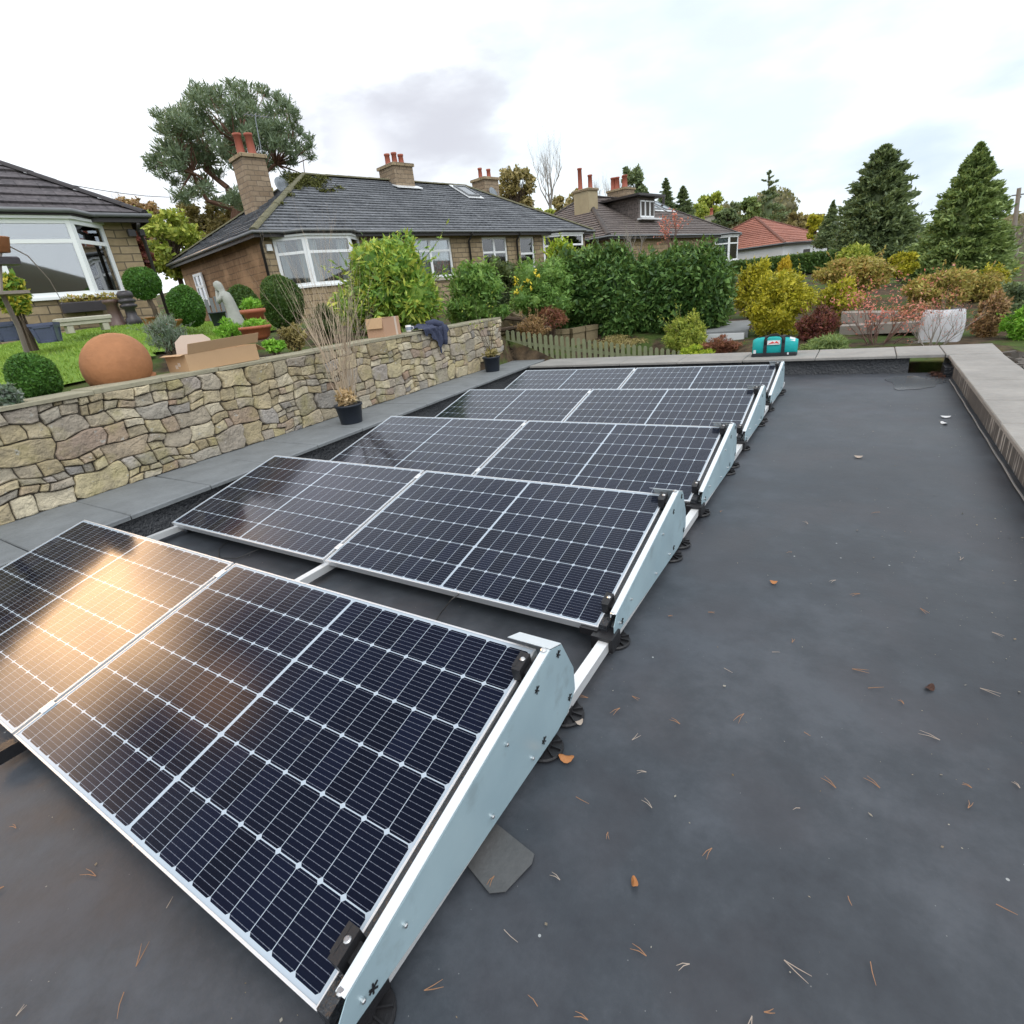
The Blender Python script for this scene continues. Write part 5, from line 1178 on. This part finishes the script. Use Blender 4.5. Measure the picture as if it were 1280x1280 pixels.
# bare shrubs
def bareshrub(label, px, py, hd, hpx, n, mat, leafmat=None, per=1, leaf=.05, spread=.5, lean=.6, group=None, r0=.012, depth=3):
    p = base(px, py, hd); h_ = hsolve(p, hpx); t = thing('bare_shrub', label, 'shrub', p, 0, group); mb = MB(); tips = []
    for i in range(n):
        a = random.uniform(0, 6.28); q = random.uniform(.1, lean); twigs(mb, (.06*math.cos(a), .06*math.sin(a), 0), (q*math.cos(a), q*math.sin(a), 1), h_*random.uniform(.45, .62), r0, depth, spread, 3, .25, 3, 3, tips)
    mb.build('twigs', mat, t, uv=False)
    if leafmat: tip_leaves('leaves', leafmat, t, tips, per, leaf, .04)
    return t
bareshrub('spreading maple with pinkish red leaves clinging to bare twigs in front of the timber planks', 1095, 440, 11.0, 92, 11, M['twigred'], M['L_pinkleaf'], 1, .05, .6, 1.3)
bareshrub('bare arching twigs in front of the white sack', 1165, 440, 10.6, 66, 8, M['twiggrey'], M['L_pinkleaf'], 1, .02, .6, 1.3)
bareshrub('thin bare sapling in front of the dark tiled bungalow', 795, 330, 22, 60, 4, M['twiggrey'], None, spread=.4, lean=.3, r0=.03)
bareshrub('small red leaved twiggy bush just above the laurel', 836, 310, 20, 36, 5, M['twigred'], M['L_pinkleaf'], 1, .07, .5, .7, r0=.02)
bareshrub('thin pale dry stems between the clipped ball and the rhododendron', 402, 430, 8.5, 70, 10, M['twig'], None, spread=.4, lean=.5, r0=.006, depth=2)
shrub('bedding_plant', 'orange green bedding plant behind the wall under the twiggy pot', 'plant', 372, 440, 7.6, 38, 34, 'autumn', 1500, .04, .4, multi(4, seed=30), core=.5)
shrub('bedding_plant', 'dark grey green rounded bush behind the tall twigs', 'bush', 410, 425, 8.6, 44, 42, 'darkhedge', 3000, .03, .35, multi(4, seed=31), core=.75)
shrub('lavender', 'grey green lavender clump behind the long cardboard box', 'plant', 215, 440, 7.2, 66, 44, 'lav', 2600, .05, .12, multi(5, seed=32), core=.4, droop=-1.5, shell=.4)
shrub('bedding_plant', 'low bright green leafy plant on the bed near the twigs', 'plant', 345, 440, 7.3, 40, 16, 'fresh', 900, .04, .5, multi(4, seed=33), core=.4)
shrub('ground_ivy', 'low silvery leafed plant at the left end of the wall', 'plant', 14, 508, 5.6, 60, 26, 'lav', 1500, .04, .6, multi(4, seed=34), core=.5)
shrub('bedding_plant', 'green tuft of leaves on the lawn edge left of the bowls', 'plant', 288, 425, 8.3, 44, 24, 'fresh', 1500, .04, .25, multi(4, seed=36), core=.4, droop=-1)

# trees ---------------------------------------------------------------
def conifer(label, px, py, hd, wpx, hpx, leafk, nb=420, per=34, leaf=.16, group=None, power=.9, rag=.25, name='conifer', flat=.12):
    if hd > 33: leaf *= .6; per = int(per*1.8); power += .15
    p = base(px, py, hd); H = hsolve(p, hpx); Rm = wsolve(p, wpx, H*.25)/2*1.22; t = thing(name, label, 'tree', p, 0, group)
    Vs, Qs, off = [], [], 0
    tz = np.clip(rng.random(nb)**1.2*1.01, 0, .995); az = rng.uniform(0, 6.283, nb)
    mb = MB(); mb.tube([(0, 0, -.5), (0, 0, H*.5), (0, 0, H*.97)], [Rm*.09, Rm*.05, .02], 7)
    for z, a in zip(tz, az):
        prof = (1-z)**power*(.35+.65*min(1, (z+.04)/.12)); L = max(.02*Rm, Rm*prof*(1-rag+2*rag*rng.random())); d = np.array([math.cos(a), math.sin(a), -.12+.75*z])
        k = max(6, int(per*1.9*(.35+prof))); s = rng.random(k)**.55; c = np.array([0, 0, z*H])
        P = c+d*(s*L)[:, None]+rng.normal(size=(k, 3))*np.array([.15, .15, .09])*(.35+.5*L/max(Rm, .1))*leaf*6*(1-.85*z)+np.array([0, 0, -.12])*(s**2*L)[:, None]
        A = unit(d+rng.normal(size=(k, 3))*.55+np.array([0, 0, .15])); S = unit(np.cross(A, rng.normal(size=(k, 3))))
        l = leaf*rng.uniform(.5, 1.1, k); V, Q = leaf_quads(P, A, S, l, l*.38); Vs.append(V); Qs.append(Q+off); off += len(V)
        if z < .8 and rng.random() < .25: mb.tube([tuple(c), tuple(c+d*L*.6)], [.03, .01], 4)
    V, Q = sphere_core((0, 0, H*.36), (Rm*.3, Rm*.3, H*.36)); Vs.append(V); Qs.append(Q+off)
    np_mesh('crown', np.vstack(Vs), np.vstack(Qs), M['L_'+leafk], t); mb.build('trunk', M['bark'], t, uv=False)
    return t
conifer('broad dark green conifer right of the red roofed bungalow', 1088, 325, 30, 110, 142, 'conifer', 620, 60, .24, power=.66, rag=.28, group='big conifers at right')
conifer('pointed brighter green conifer beside the grey pole', 1193, 350, 21, 128, 170, 'conifer2', 680, 64, .17, power=.85, rag=.24, group='big conifers at right')
conifer('slim dark cypress behind the dark tiled bungalow roof', 832, 275, 55, 22, 52, 'conifer', 220, 24, .35, power=.5, group='distant conifers')
conifer('wide dark conifer right of the slim cypress', 853, 285, 55, 34, 52, 'conifer', 260, 26, .35, power=.6, group='distant conifers')
conifer('dark conifer behind the broad one at its left foot', 1036, 305, 40, 34, 54, 'conifer', 260, 26, .3, group='distant conifers')
conifer('small dark conifer between the two big ones', 1128, 325, 34, 34, 50, 'conifer2', 260, 26, .26, group='distant conifers')
conifer('open spindly pine with visible sky between branches behind the red roof', 957, 290, 60, 40, 76, 'conifer', 75, 20, .5, rag=.6, power=.5, group='distant conifers')
def tree(name, label, px, py, hd, wpx, hpx, leafk, n=3500, leaf=.2, trunk=.35, k=9, seed=0, shell=.3, bark='bark', core=0, group=None, low=.45):
    p = base(px, py, hd); h_ = hsolve(p, hpx); w_ = wsolve(p, wpx, h_/2); t = thing(name, label, 'tree', p, 0, group); r = random.Random(seed); k = int(k*2.2); leaf *= .75; n = int(n*.75); core = 0
    mb = MB(); lobes = []
    for i in range(k):
        a = r.uniform(0, 6.28); z = r.uniform(low, .88); f = math.sqrt(max(.02, 1-((z-.55)/.5)**2))*.40*r.uniform(.45, 1); c = (f*w_*math.cos(a), f*w_*math.sin(a), z*h_); s = r.uniform(.085, .15)
        lobes.append((*c, s*w_, s*w_, s*h_*.75)); mb.tube([(0, 0, h_*trunk*.6), (c[0]*.35, c[1]*.35, h_*(trunk+.1)), (c[0]*.9, c[1]*.9, c[2])], [w_*.022, w_*.014, .01], 5)
    mb.tube([(0, 0, -.5), (.02*w_, 0, h_*trunk), (0, 0, h_*.75)], [w_*.035, w_*.028, .02], 7)
    tp = []
    for i in range(8): a = r.uniform(0, 6.28); twigs(mb, (0, 0, h_*r.uniform(.35, .6)), (math.cos(a), math.sin(a), 1.2), h_*.22, w_*.008, 2, .6, 3, .2, 3, 3)
    foliage('crown', M['L_'+leafk], t, lobes, n, leaf, .55, shell=.15, lump=.35, core=core, jitter=1.2); mb.build('trunk', M[bark], t, uv=False)
    return t
def baretree(label, px, py, hd, hpx, mat='twiggrey', kids=3, n=5, depth=4, group='bare winter trees', lean=.35):
    p = base(px, py, hd); h_ = hsolve(p, hpx)*1.12; t = thing('bare_tree', label, 'tree', p, 0, group); mb = MB()
    mb.tube([(0, 0, -.5), (0, 0, h_*.3)], [h_*.022, h_*.017], 7)
    for i in range(n): a = 6.28*i/n; q = random.uniform(.1, lean); twigs(mb, (0, 0, h_*.25), (q*math.cos(a), q*math.sin(a), 1), h_*.33, h_*.011, depth, .42, kids, .3, 3, 3)
    mb.build('trunk', M[mat], t, uv=False); return t
baretree('tall pale leafless tree behind the long bungalow roof end', 690, 290, 40, 112)
baretree('faint leafless tree right of the tall rendered chimney, first of three', 748, 265, 60, 40)
baretree('faint leafless tree in the middle of the three beyond the dark roof', 762, 265, 62, 42)
baretree('faint leafless tree nearest to the brown conifer', 776, 265, 60, 42)
baretree('bare tree by the grey pole at the right edge', 1268, 330, 40, 70)
tree('autumn_tree', 'yellowing tree with thinning leaves behind the third chimney', 648, 285, 38, 62, 84, 'autumn', 4200, .24, seed=1, low=.2, k=14)
tree('autumn_tree', 'low olive green tree at the foot of the tall leafless tree', 672, 296, 34, 62, 36, 'yellowgreen', 2600, .2, seed=41, low=.3, core=.4)
tree('evergreen_tree', 'brownish green upright tree behind the dormer chimney', 792, 275, 52, 44, 72, 'conifer', 3600, .35, seed=2, low=.1, k=16)
tree('autumn_tree', 'round olive tree beyond the dark conifers', 888, 285, 70, 44, 44, 'yellowgreen', 3200, .4, seed=3, core=.5, low=.2, k=12)
tree('evergreen_tree', 'dark green bushy tree left of the small white chimney', 905, 288, 50, 44, 26, 'conifer', 3000, .3, seed=4, core=.6, low=.2, k=12)
tree('evergreen_tree', 'dark olive tree behind the red roof, left of the spindly pine', 934, 285, 58, 40, 40, 'conifer2', 3000, .35, seed=5, core=.5, low=.2, k=12)
tree('autumn_tree', 'small bright yellow tree by the right end of the red roof', 1018, 300, 48, 34, 36, 'gold', 2600, .25, seed=6, core=.4, low=.1, k=12)
tree('autumn_tree', 'pale bushy tree just above the red roof ridge', 995, 290, 60, 40, 26, 'autumn', 1800, .35, seed=7, core=.3, low=.1, k=12)
for i, (a, b, hd, wp, hp, lk, lab) in enumerate([(735, 290, 60, 60, 36, 'autumn', 'low brown trees left of the rendered chimney'), (770, 285, 66, 60, 34, 'yellowgreen', 'low olive trees just above the dark roof ridge'), (868, 288, 64, 46, 40, 'yellowgreen', 'olive tree close beside the wide dark conifer'), (912, 286, 56, 36, 34, 'conifer', 'green tree between the round olive tree and the spindly pine'),
        (712, 290, 48, 46, 52, 'autumn', 'thin ochre tree right of the tall leafless tree'), (1010, 292, 62, 60, 24, 'autumn', 'low pale wood edge behind the right end of the red roof')]):
    tree('autumn_tree', lab, a, b, hd, wp, hp, lk, 3600, .3, seed=70+i, low=.1, k=14)
baretree('wispy leafless tree left of the pine above the left bungalow roof', 165, 300, 45, 62)
baretree('second wispy leafless tree touching the pine crown at its lower left', 205, 300, 48, 50)
# growth between the two left houses
for i, (a, b, hd, wp, hp, lk, lab) in enumerate([(225, 350, 24, 120, 92, 'yellowgreen', 'yellow green tree seen between the two left bungalows'), (190, 330, 34, 90, 90, 'brownmass', 'tan autumn tree beside the left bungalow roof'),
        (275, 320, 32, 110, 76, 'autumn', 'olive brown tree below the tall pine'), (180, 350, 20, 56, 70, 'berberis', 'dark purplish bush behind the left bungalow corner'), (330, 285, 36, 70, 50, 'autumn', 'brown tree at the foot of the tall pine')]):
    tree('autumn_tree', lab, a, b, hd, wp, hp, lk, 6500, .2, seed=20+i, core=.5, low=.1, k=18)
# soft belt of far trees
Vs = []; rw = random.Random(3)
lob = []
for i in range(90):
    az = R_(rw.uniform(-34, 20)); d_ = rw.uniform(95, 150); x_, y_ = CAM.x+math.sin(az)*d_, CAM.y+math.cos(az)*d_; sz = rw.uniform(2.5, 5); lob.append((x_, y_, (3+sz*.6+rw.uniform(0, 4)) if az < -.12 else (sz*.3-2+rw.uniform(0, 2)), sz, sz, sz*rw.uniform(.7, 1.1)))
tag(foliage('far_woodland', M['L_farwood'], None, lob, 60000, .5, .6, shell=.7, lump=.09, core=.95, jitter=1.2), 'soft belt of olive and brown autumn trees on the skyline beyond the houses', 'woodland', kind='stuff')
# Scots pine
p = base(302, 290, 30); m = mpp(p); t = thing('scots_pine', 'tall spreading scots pine with bare orange trunks behind the first chimney', 'tree', p, 0)
mb = MB(); puffs = []; rr = random.Random(5)
def pxy(px, py, dy): q = pt(px, py, 30+dy); return q-p
prof_pts = []
for _ in range(4000):
    a, b = rr.uniform(188, 392), rr.uniform(105, 282)
    e = ((a-290)/102)**2+((b-182)/78)**2-.16*math.sin(a*.09)*math.sin(b*.07+2)
    if e > 1: continue
    if b > 205 and a > 232 and rr.random() < .95: continue
    if b > 165 and 250 < a < 330 and rr.random() < .55: continue
    if a > 325 and b > 185 and rr.random() < .8: continue
    if math.sin(a*.11+1)*math.sin(b*.13+a*.04) > .22 and rr.random() < .9: continue
    if all((a-c)**2+((b-d)*1.15)**2 > 10.5**2 for c, d in prof_pts): prof_pts.append((a, b))
print('pine puffs', len(prof_pts))
hub = [pxy(285, 235, 0), pxy(262, 205, .5), pxy(318, 215, -.5), pxy(345, 205, .5), pxy(300, 180, 0), pxy(240, 215, -.5)]
def limb(a, b, r0_, r1_):
    mid = (a+b)/2+Vector((rr.gauss(0, .25), rr.gauss(0, .25), rr.gauss(0, .25)-.1)); mb.tube([a, a.lerp(mid, .5)*.5+(a.lerp(mid, .5))*.5, mid, b], [r0_, (r0_*.8+r1_*.2), (r0_+r1_)/2, r1_], 6)
g0, g1 = Vector((0, 0, -1)), pxy(296, 262, 0); g2 = pxy(306, 268, .8)
limb(g0, g1, .30, .24); limb(g1, hub[0], .2, .14); limb(g2, hub[4], .17, .1); limb(g0, g2, .26, .18); limb(g1, hub[5], .13, .08); limb(hub[0], hub[1], .12, .08); limb(g2, hub[2], .13, .08); limb(hub[2], hub[3], .10, .06)
for a, b in prof_pts:
    dep = rr.uniform(-1, 1)*2.4*math.sqrt(max(.05, 1-((a-290)/102)**2)); c = pxy(a, b, dep); s = rr.uniform(.30, .50)*(.8 if (a < 215 or a > 365 or b < 122) else 1); puffs.append((c.x, c.y, c.z, s*1.1, s*1.1, s*.75))
    h = min(hub, key=lambda q: (q-c).length); limb(h, c, .045, .012)
mb.build('trunk', M['pinebark'], t, uv=False); foliage('crown', M['L_pine'], t, puffs, 21000, .20, .18, shell=.05, lump=.3, core=0, jitter=.55, droop=-.6, out=.8)



# ------------------------------------------------------------------ garden objects on the lawn edge
def put(px, py, hd): return pt(px, py, hd)
p = put(150, 410, 11.3)
t = thing('chimney_pot_planter', 'old brown glazed chimney pot standing by the bay window', 'planter', p, 0, 'old chimney pots by the left bungalow')
mb = MB(); mb.lathe([(.22, 0), (.22, .06), (.17, .10), (.13, .42), (.19, .45), (.19, .50), (.15, .50), (.13, .45)], n=24); mb.build('body', M['saltbrown'], t, True); t.scale = (.62, .62, .86)
p = put(170, 409, 11.2)
t = thing('chimney_pot_planter', 'taller black chimney pot with louvred rings by the bay window', 'planter', p, 0, 'old chimney pots by the left bungalow')
mb = MB(); mb.lathe([(.2, 0), (.18, .16), (.13, .2), (.12, .34), (.2, .37), (.2, .41), (.14, .43), (.2, .46), (.2, .50), (.14, .52), (.19, .55), (.18, .62), (.13, .66), (.12, .62)], n=24); mb.build('body', M['pewter'], t, True); t.scale = (.62, .62, .84)
p = put(109, 413, 10.3); t = thing('stone_bench', 'low pale stone bench with moulded edges below the bay window', 'bench', p, RZ+.05); t.scale = (.8, .8, .85)
mb = MB(); mb.bbox(-.42, .42, -.15, .15, .16, .22, .015); mb.bbox(-.39, .39, -.13, .13, .10, .16, .01); mb.build('seat', M['palestone'], t)
for x in (-.3, .24): mb = MB(); mb.bbox(x, x+.1, -.12, .12, -.02, .10, .01); mb.build('leg', M['palestone'], t)
wb = h1
mb = MB(); mb.bbox(hb_[0]+1.2, hb_[0]+2.1, -.62, -.42, .72, .90, .02); wbx = mb.build('window_box', M['pewter'], h1); 
foliage('leaves', M['L_mixed'], wbx, [(hb_[0]+1.4+.2*i, -.52, .95, .14, .08, .07) for i in range(4)], 260, .05, .5, core=0)
for px_, py_, hd_, r_, h_, mt, lab in ((190, 406, 10.6, .115, .11, 'terracotta', 'wide shallow terracotta pot beside the black chimney pot'), (209, 407, 10.4, .06, .07, 'terradark', 'small orange pot right of the wide terracotta pot')):
    t = thing('plant_pot', lab, 'plant pot', put(px_, py_, hd_), 0, 'terracotta pots by the lawn'); mb = MB(); mb.lathe(pot_prof(r_, h_), n=24); mb.build('body', M[mt], t, True)
t = thing('plant_pot', 'tapered terracotta bowl pot near the clipped box dome', 'plant pot', put(221, 409, 10.2), 0, 'terracotta pots by the lawn'); t.scale = (.65, .65, .75)
mb = MB(); mb.lathe([(.08, 0), (.16, .11), (.18, .12), (.18, .15), (.16, .15), (.14, .12), (0, .12)], n=24); mb.build('body', M['terracotta'], t, True)
t = thing('plant_pot', 'blue glazed square pot at the left edge of the lawn', 'plant pot', put(14, 424, 8.4), .2, 'blue pots by the lawn'); mb = MB()
sqpot(t, 0, 0, -.02, .14, .2, 'body')
# stacked red pots on the bed
p0 = put(323, 425, 7.6)
t = thing('plant_pot', 'wide low terracotta bowl planted with green, in front of the clipped domes', 'plant pot', p0, 0, 'red planted pots'); mb = MB()
mb.lathe([(.10, 0), (.15, .04), (.175, .13), (.19, .13), (.19, .165), (.17, .165), (.16, .13), (0, .13)], n=28); mb.build('bowl', M['terradark'], t, True); foliage('plant', M['L_fresh'], t, [(0, 0, .19, .12, .12, .05)], 260, .05, .3, core=0)
t = thing('plant_pot', 'red banded pot of green herbs standing just behind the wide bowl', 'plant pot', put(321, 408, 8.4), 0, 'red planted pots'); mb = MB()
mb.lathe([(.10, 0), (.13, .16), (.16, .17), (.165, .22), (.14, .22), (.12, .18), (0, .18)], n=28); mb.build('bowl', M['terradark'], t, True); foliage('plant', M['L_fresh'], t, [(0, 0, .27, .11, .11, .08)], 420, .06, .25, core=0)
# statue: seated stooping figure carved in pale stone
p = put(297, 408, 9.4); t = thing('statue', 'weathered grey stone garden statue of a bowed robed figure', 'statue', p, .3)
mb = MB(); nseg = 16
sects = [(0, .13, .12, 0, 0), (.05, .135, .125, 0, 0), (.12, .10, .10, 0, 0), (.22, .085, .085, -.01, 0), (.32, .075, .08, -.02, 0), (.40, .085, .09, -.05, 0), (.47, .075, .075, -.08, 0), (.50, .042, .042, -.10, 0), (.53, .06, .058, -.125, 0), (.58, .064, .062, -.14, 0), (.62, .05, .05, -.145, 0), (.645, .015, .015, -.145, 0)]
vs = [(cx_+rx_*math.cos(a)*(1+.08*math.sin(5*a+z*20)), cy_+ry_*math.sin(a)*(1+.08*math.sin(5*a+z*20)), z) for z, rx_, ry_, cx_, cy_ in sects for a in [2*math.pi*i/nseg for i in range(nseg)]]
mb.add(vs, [(i*nseg+j, i*nseg+(j+1) % nseg, (i+1)*nseg+(j+1) % nseg, (i+1)*nseg+j) for i in range(len(sects)-1) for j in range(nseg)]+[tuple(range(nseg))[::-1], tuple(range((len(sects)-1)*nseg, len(sects)*nseg))])
mb.tube([(-.06, -.07, .44), (-.12, -.1, .36), (-.17, -.04, .42), (-.17, -.01, .54)], [.035, .032, .026, .022], 8); mb.tube([(-.06, .07, .44), (-.11, .1, .33), (-.13, .05, .25)], [.035, .03, .024], 8)
mb.build('figure', M['statue'], t, True); mb = MB(); mb.bbox(-.16, .16, -.15, .15, -.08, .0, .015); mb.build('plinth', M['statue'], t)
t = thing('plant_pot', 'small dark bucket left of the statue', 'plant pot', put(276, 407, 10.0), 0); mb = MB(); mb.lathe(pot_prof(.12, .2), n=20); mb.build('body', M['potblack'], t, True)
# iron feeder post leaning at left
p = put(33, 442, 6.9); t = thing('bird_feeder', 'leaning rustic post with a small bird table and clay pot at the left edge', 'bird feeder', p, 0)
mb = MB(); q1 = pt(2, 366, 6.6)-p; q0 = Vector((0, 0, -.1)); mb.tube([q0, q0.lerp(q1, .5)+Vector((0, .02, .02)), q1], [.022, .02, .02], 7); mb.build('post', M['greypole'], t, uv=False)
mb = MB(); mb.obox(q1+Vector((-.12, -.14, -.02)), (.24, 0, 0), (0, .30, 0), (0, 0, .025)); mb.build('table', M['greypole'], t)
q2 = pt(2, 306, 6.6)-p; mb = MB(); mb.lathe([(.04, -.06), (.07, .05), (.075, .055), (.06, .06), (0, .05)], q2, 16); mb.build('clay_pot', M['terracotta'], t, True)
q3 = pt(0, 325, 6.6)-p; mb = MB(); mb.bbox(q3.x-.06, q3.x+.07, q3.y-.08, q3.y+.12, q3.z-.04, q3.z+.02, .01); mb.build('lantern_roof', M['pewter'], t)
mb = MB(); mb.tube([pt(12, 308, 6.6)-p, pt(35, 320, 6.7)-p, pt(62, 350, 6.8)-p, pt(78, 378, 6.9)-p], [.006, .005, .004, .003], 4); mb.tube([q1, q3, q2], .012, 5); mb.build('wire_arm', M['greypole'], t, uv=False)
# stone edging terraces beyond the fence
t = thing('stone_edging', 'curving mossy stone edging around the raised bed left of the laurel', 'stone edging', (0, 0, 0))
for (a0, b0, h0), (a1, b1, h1_) in zip([(610, 398, 12.6), (640, 388, 13.4), (668, 403, 12.6), (690, 412, 12.2), (712, 411, 12.2)], [(640, 388, 13.4), (668, 403, 12.6), (690, 412, 12.2), (712, 411, 12.2), (745, 405, 12.6)]):
    P0, P1 = pt(a0, b0, h0), pt(a1, b1, h1_); d = P1-P0; n = max(2, int(d.length/.35)); s = d.cross(Vector((0, 0, 1))).normalized()*.2
    for i in range(n):
        q = P0+d*i/n; mb = MB(); mb.obox(q+s*-.5+d/n*.03, d/n*.94, s, (0, 0, -.1)); mb.obox(q+s*-.4+Vector((0, 0, -.42))+d/n*.06, d/n*.88, s*.8, (0, 0, .315)); mb.build('stone', M['edging'], t)
for i, (a, b, hd) in enumerate(((625, 400, 12.2), (650, 410, 11.6))):
    p = pt(a, b, hd); mb = MB(); mb.tube([p-Vector((.5, .1, .02)), p+Vector((.1, .05, .03)), p+Vector((.6, .2, -.06))], [.05, .045, .04], 7); tag(mb.build('log', M['bark'], uv=False), ('upper', 'lower')[i]+' fallen branch lying on the bank behind the picket fence', 'log', 'branches on the bank')
shrub('dead_bracken', 'brown dead bracken clump just behind the picket fence', 'plant', 668, 426, 11.4, 46, 36, 'brownmass', 1800, .06, .2, multi(4, seed=44), core=.3, shell=.3)
shrub('dead_bracken', 'rust brown undergrowth at the foot of the flowering bush', 'plant', 690, 412, 11.8, 60, 30, 'heather', 1800, .06, .2, multi(4, seed=45), core=.3, shell=.3)
shrub('bank_plant', 'low ochre plant in front of the laurels', 'plant', 770, 436, 11.6, 90, 16, 'autumn', 1800, .05, .2, multi(6, seed=46), core=.3, shell=.3)
# paved step, planks, sack
q = [pt(872, 416, 12.0), pt(935, 413, 11.8), pt(940, 394, 14.2), pt(885, 398, 14.2)]; zz = q[0].z
mb = MB(); mb.prism([(a.x, a.y) for a in q], (0, 0, zz-.2), (1, 0, 0), (0, 1, 0), (0, 0, .2)); struct(mb.build('path', M['path']))
a, b = pt(882, 417, 11.9), pt(931, 415, 11.7); d = b-a; mb = MB(); mb.obox(a+Vector((0, -.08, -.16)), d, (0, .07, 0), (0, 0, .15)); tag(mb.build('step_riser', M['whitepaint']), 'white painted edge of the paved step in front of the laurel', 'step')
for i, (a, b, h0, h1_, hh) in enumerate((((1052, 391), (1150, 391), 12.3, 12.1, .18), ((1050, 408), (1160, 402), 11.9, 11.7, .16))):
    P0, P1 = pt(*a, h0), pt(*b, h1_); mb = MB(); mb.obox(P0, P1-P0, (0, .5, .0), (0, 0, -hh)); tag(mb.build('timber_step', M['timber']), ('upper', 'lower')[i]+' grey timber edged step behind the red leaved maple', 'step', 'timber steps')
pA, pB = pt(1147, 429, 11.0), pt(1203, 430, 10.9); t = thing('rubble_sack', 'white woven bulk sack half hidden behind bare twigs', 'sack', pA, math.atan2((pB-pA).y, (pB-pA).x)); wS = (pB-pA).length; n = 14; vs = []
hS = 36*mpp(pA)
for zi in range(7):
    z = hS*zi/6
    for (x0, y0), (x1, y1) in (((0, 0), (wS, 0)), ((wS, 0), (wS, wS)), ((wS, wS), (0, wS)), ((0, wS), (0, 0))):
        for k_ in range(n):
            f = k_/n; b_ = .05*math.sin(math.pi*f)*math.sin(math.pi*(zi+.5)/7); nx_, ny_ = (y1-y0)/wS, -(x1-x0)/wS; w2 = .008*math.sin(f*23+z*17)
            vs.append((x0+(x1-x0)*f+nx_*(b_+w2), y0+(y1-y0)*f+ny_*(b_+w2), z+(.03*math.sin(f*7) if zi == 6 else 0)))
mm = 4*n; mb = MB(); mb.add(vs, [(i*mm+j, i*mm+(j+1) % mm, (i+1)*mm+(j+1) % mm, (i+1)*mm+j) for i in range(6) for j in range(mm)]+[tuple(range(6*mm, 7*mm))]); mb.build('bag', M['sackwhite'], t, True); t.scale = (.86, .45, 1)
for x in (.02, wS-.05): mb = MB(); mb.tube([(x, .01, hS-.02), (x+.015, .0, hS+.09), (x+.04, .01, hS-.02)], .01, 5); mb.build('handle', M['twigred'], t)
# rubble beyond the right parapet
n_ = 1500; X_ = rng.uniform(4.15, 7.5, n_); Y_ = rng.uniform(5.5, 9.6, n_); Z_ = gz(X_, Y_)
mb = MB()
for x, y, z in zip(X_, Y_, Z_):
    s = random.uniform(.04, .11); th_ = random.uniform(0, 3.1); r_ = [(s*random.uniform(.7, 1.1)*math.cos(a+th_), s*random.uniform(.5, 1)*math.sin(a+th_)) for a in np.linspace(0, 5.2, 6)]
    mb.prism(r_, (x, y, z-.02), (1, 0, random.uniform(-.3, .3)), (0, 1, random.uniform(-.3, .3)), (0, 0, s*.7))
tag(mb.build('rubble', M_plain('dark_rubble', (.10, .09, .08), .95, 0, .5, 2, .01), uv=False), 'dark broken stone rubble heaped beyond the right parapet', 'rubble', kind='stuff')
# pole, road glimpse, overhead line
p = pt(1260, 350, 38); t = thing('telegraph_pole', 'tall grey wooden telegraph pole at the right edge', 'pole', p)
q = pt(1274, 235, 38)-p; mb = MB(); mb.tube([(0, 0, -1), q*.5, q], [.12, .10, .085], 10); mb.build('post', M['greypole'], t, uv=False)
mb = MB(); mb.tube([q*.93+Vector((-.25, 0, 0)), q*.93+Vector((.25, 0, 0))], .03, 6); mb.tube([q*.90, q*.93+Vector((.12, 0, -.1))], .05, 6); mb.build('bracket', M['gutter'], t, uv=False)
a, b = pt(40, 222, 40), pt(330, 222, 60); pts = [a.lerp(b, i/12)-Vector((0, 0, 1.2*math.sin(math.pi*i/12))) for i in range(13)]; mb = MB(); mb.tube(pts, .022, 4); tag(mb.build('overhead_cable', M['wire'], uv=False), 'thin overhead cable crossing the sky between the left houses', 'cable')
# low wooden fence between the houses
a, b = pt(262, 398, 14), pt(312, 380, 14.2); d = b-a; t = thing('slat_fence', 'dark grey slatted fence between the two left bungalows', 'fence', a, math.atan2(d.y, d.x)); Ld = math.hypot(d.x, d.y)
mb = MB()
for i in range(9): x = Ld*i/9; mb.box(x, x+Ld/9*.7, 0, .02, -.3, .38+d.z*i/9-.0)
mb.build('slats', M['gutter'], t)
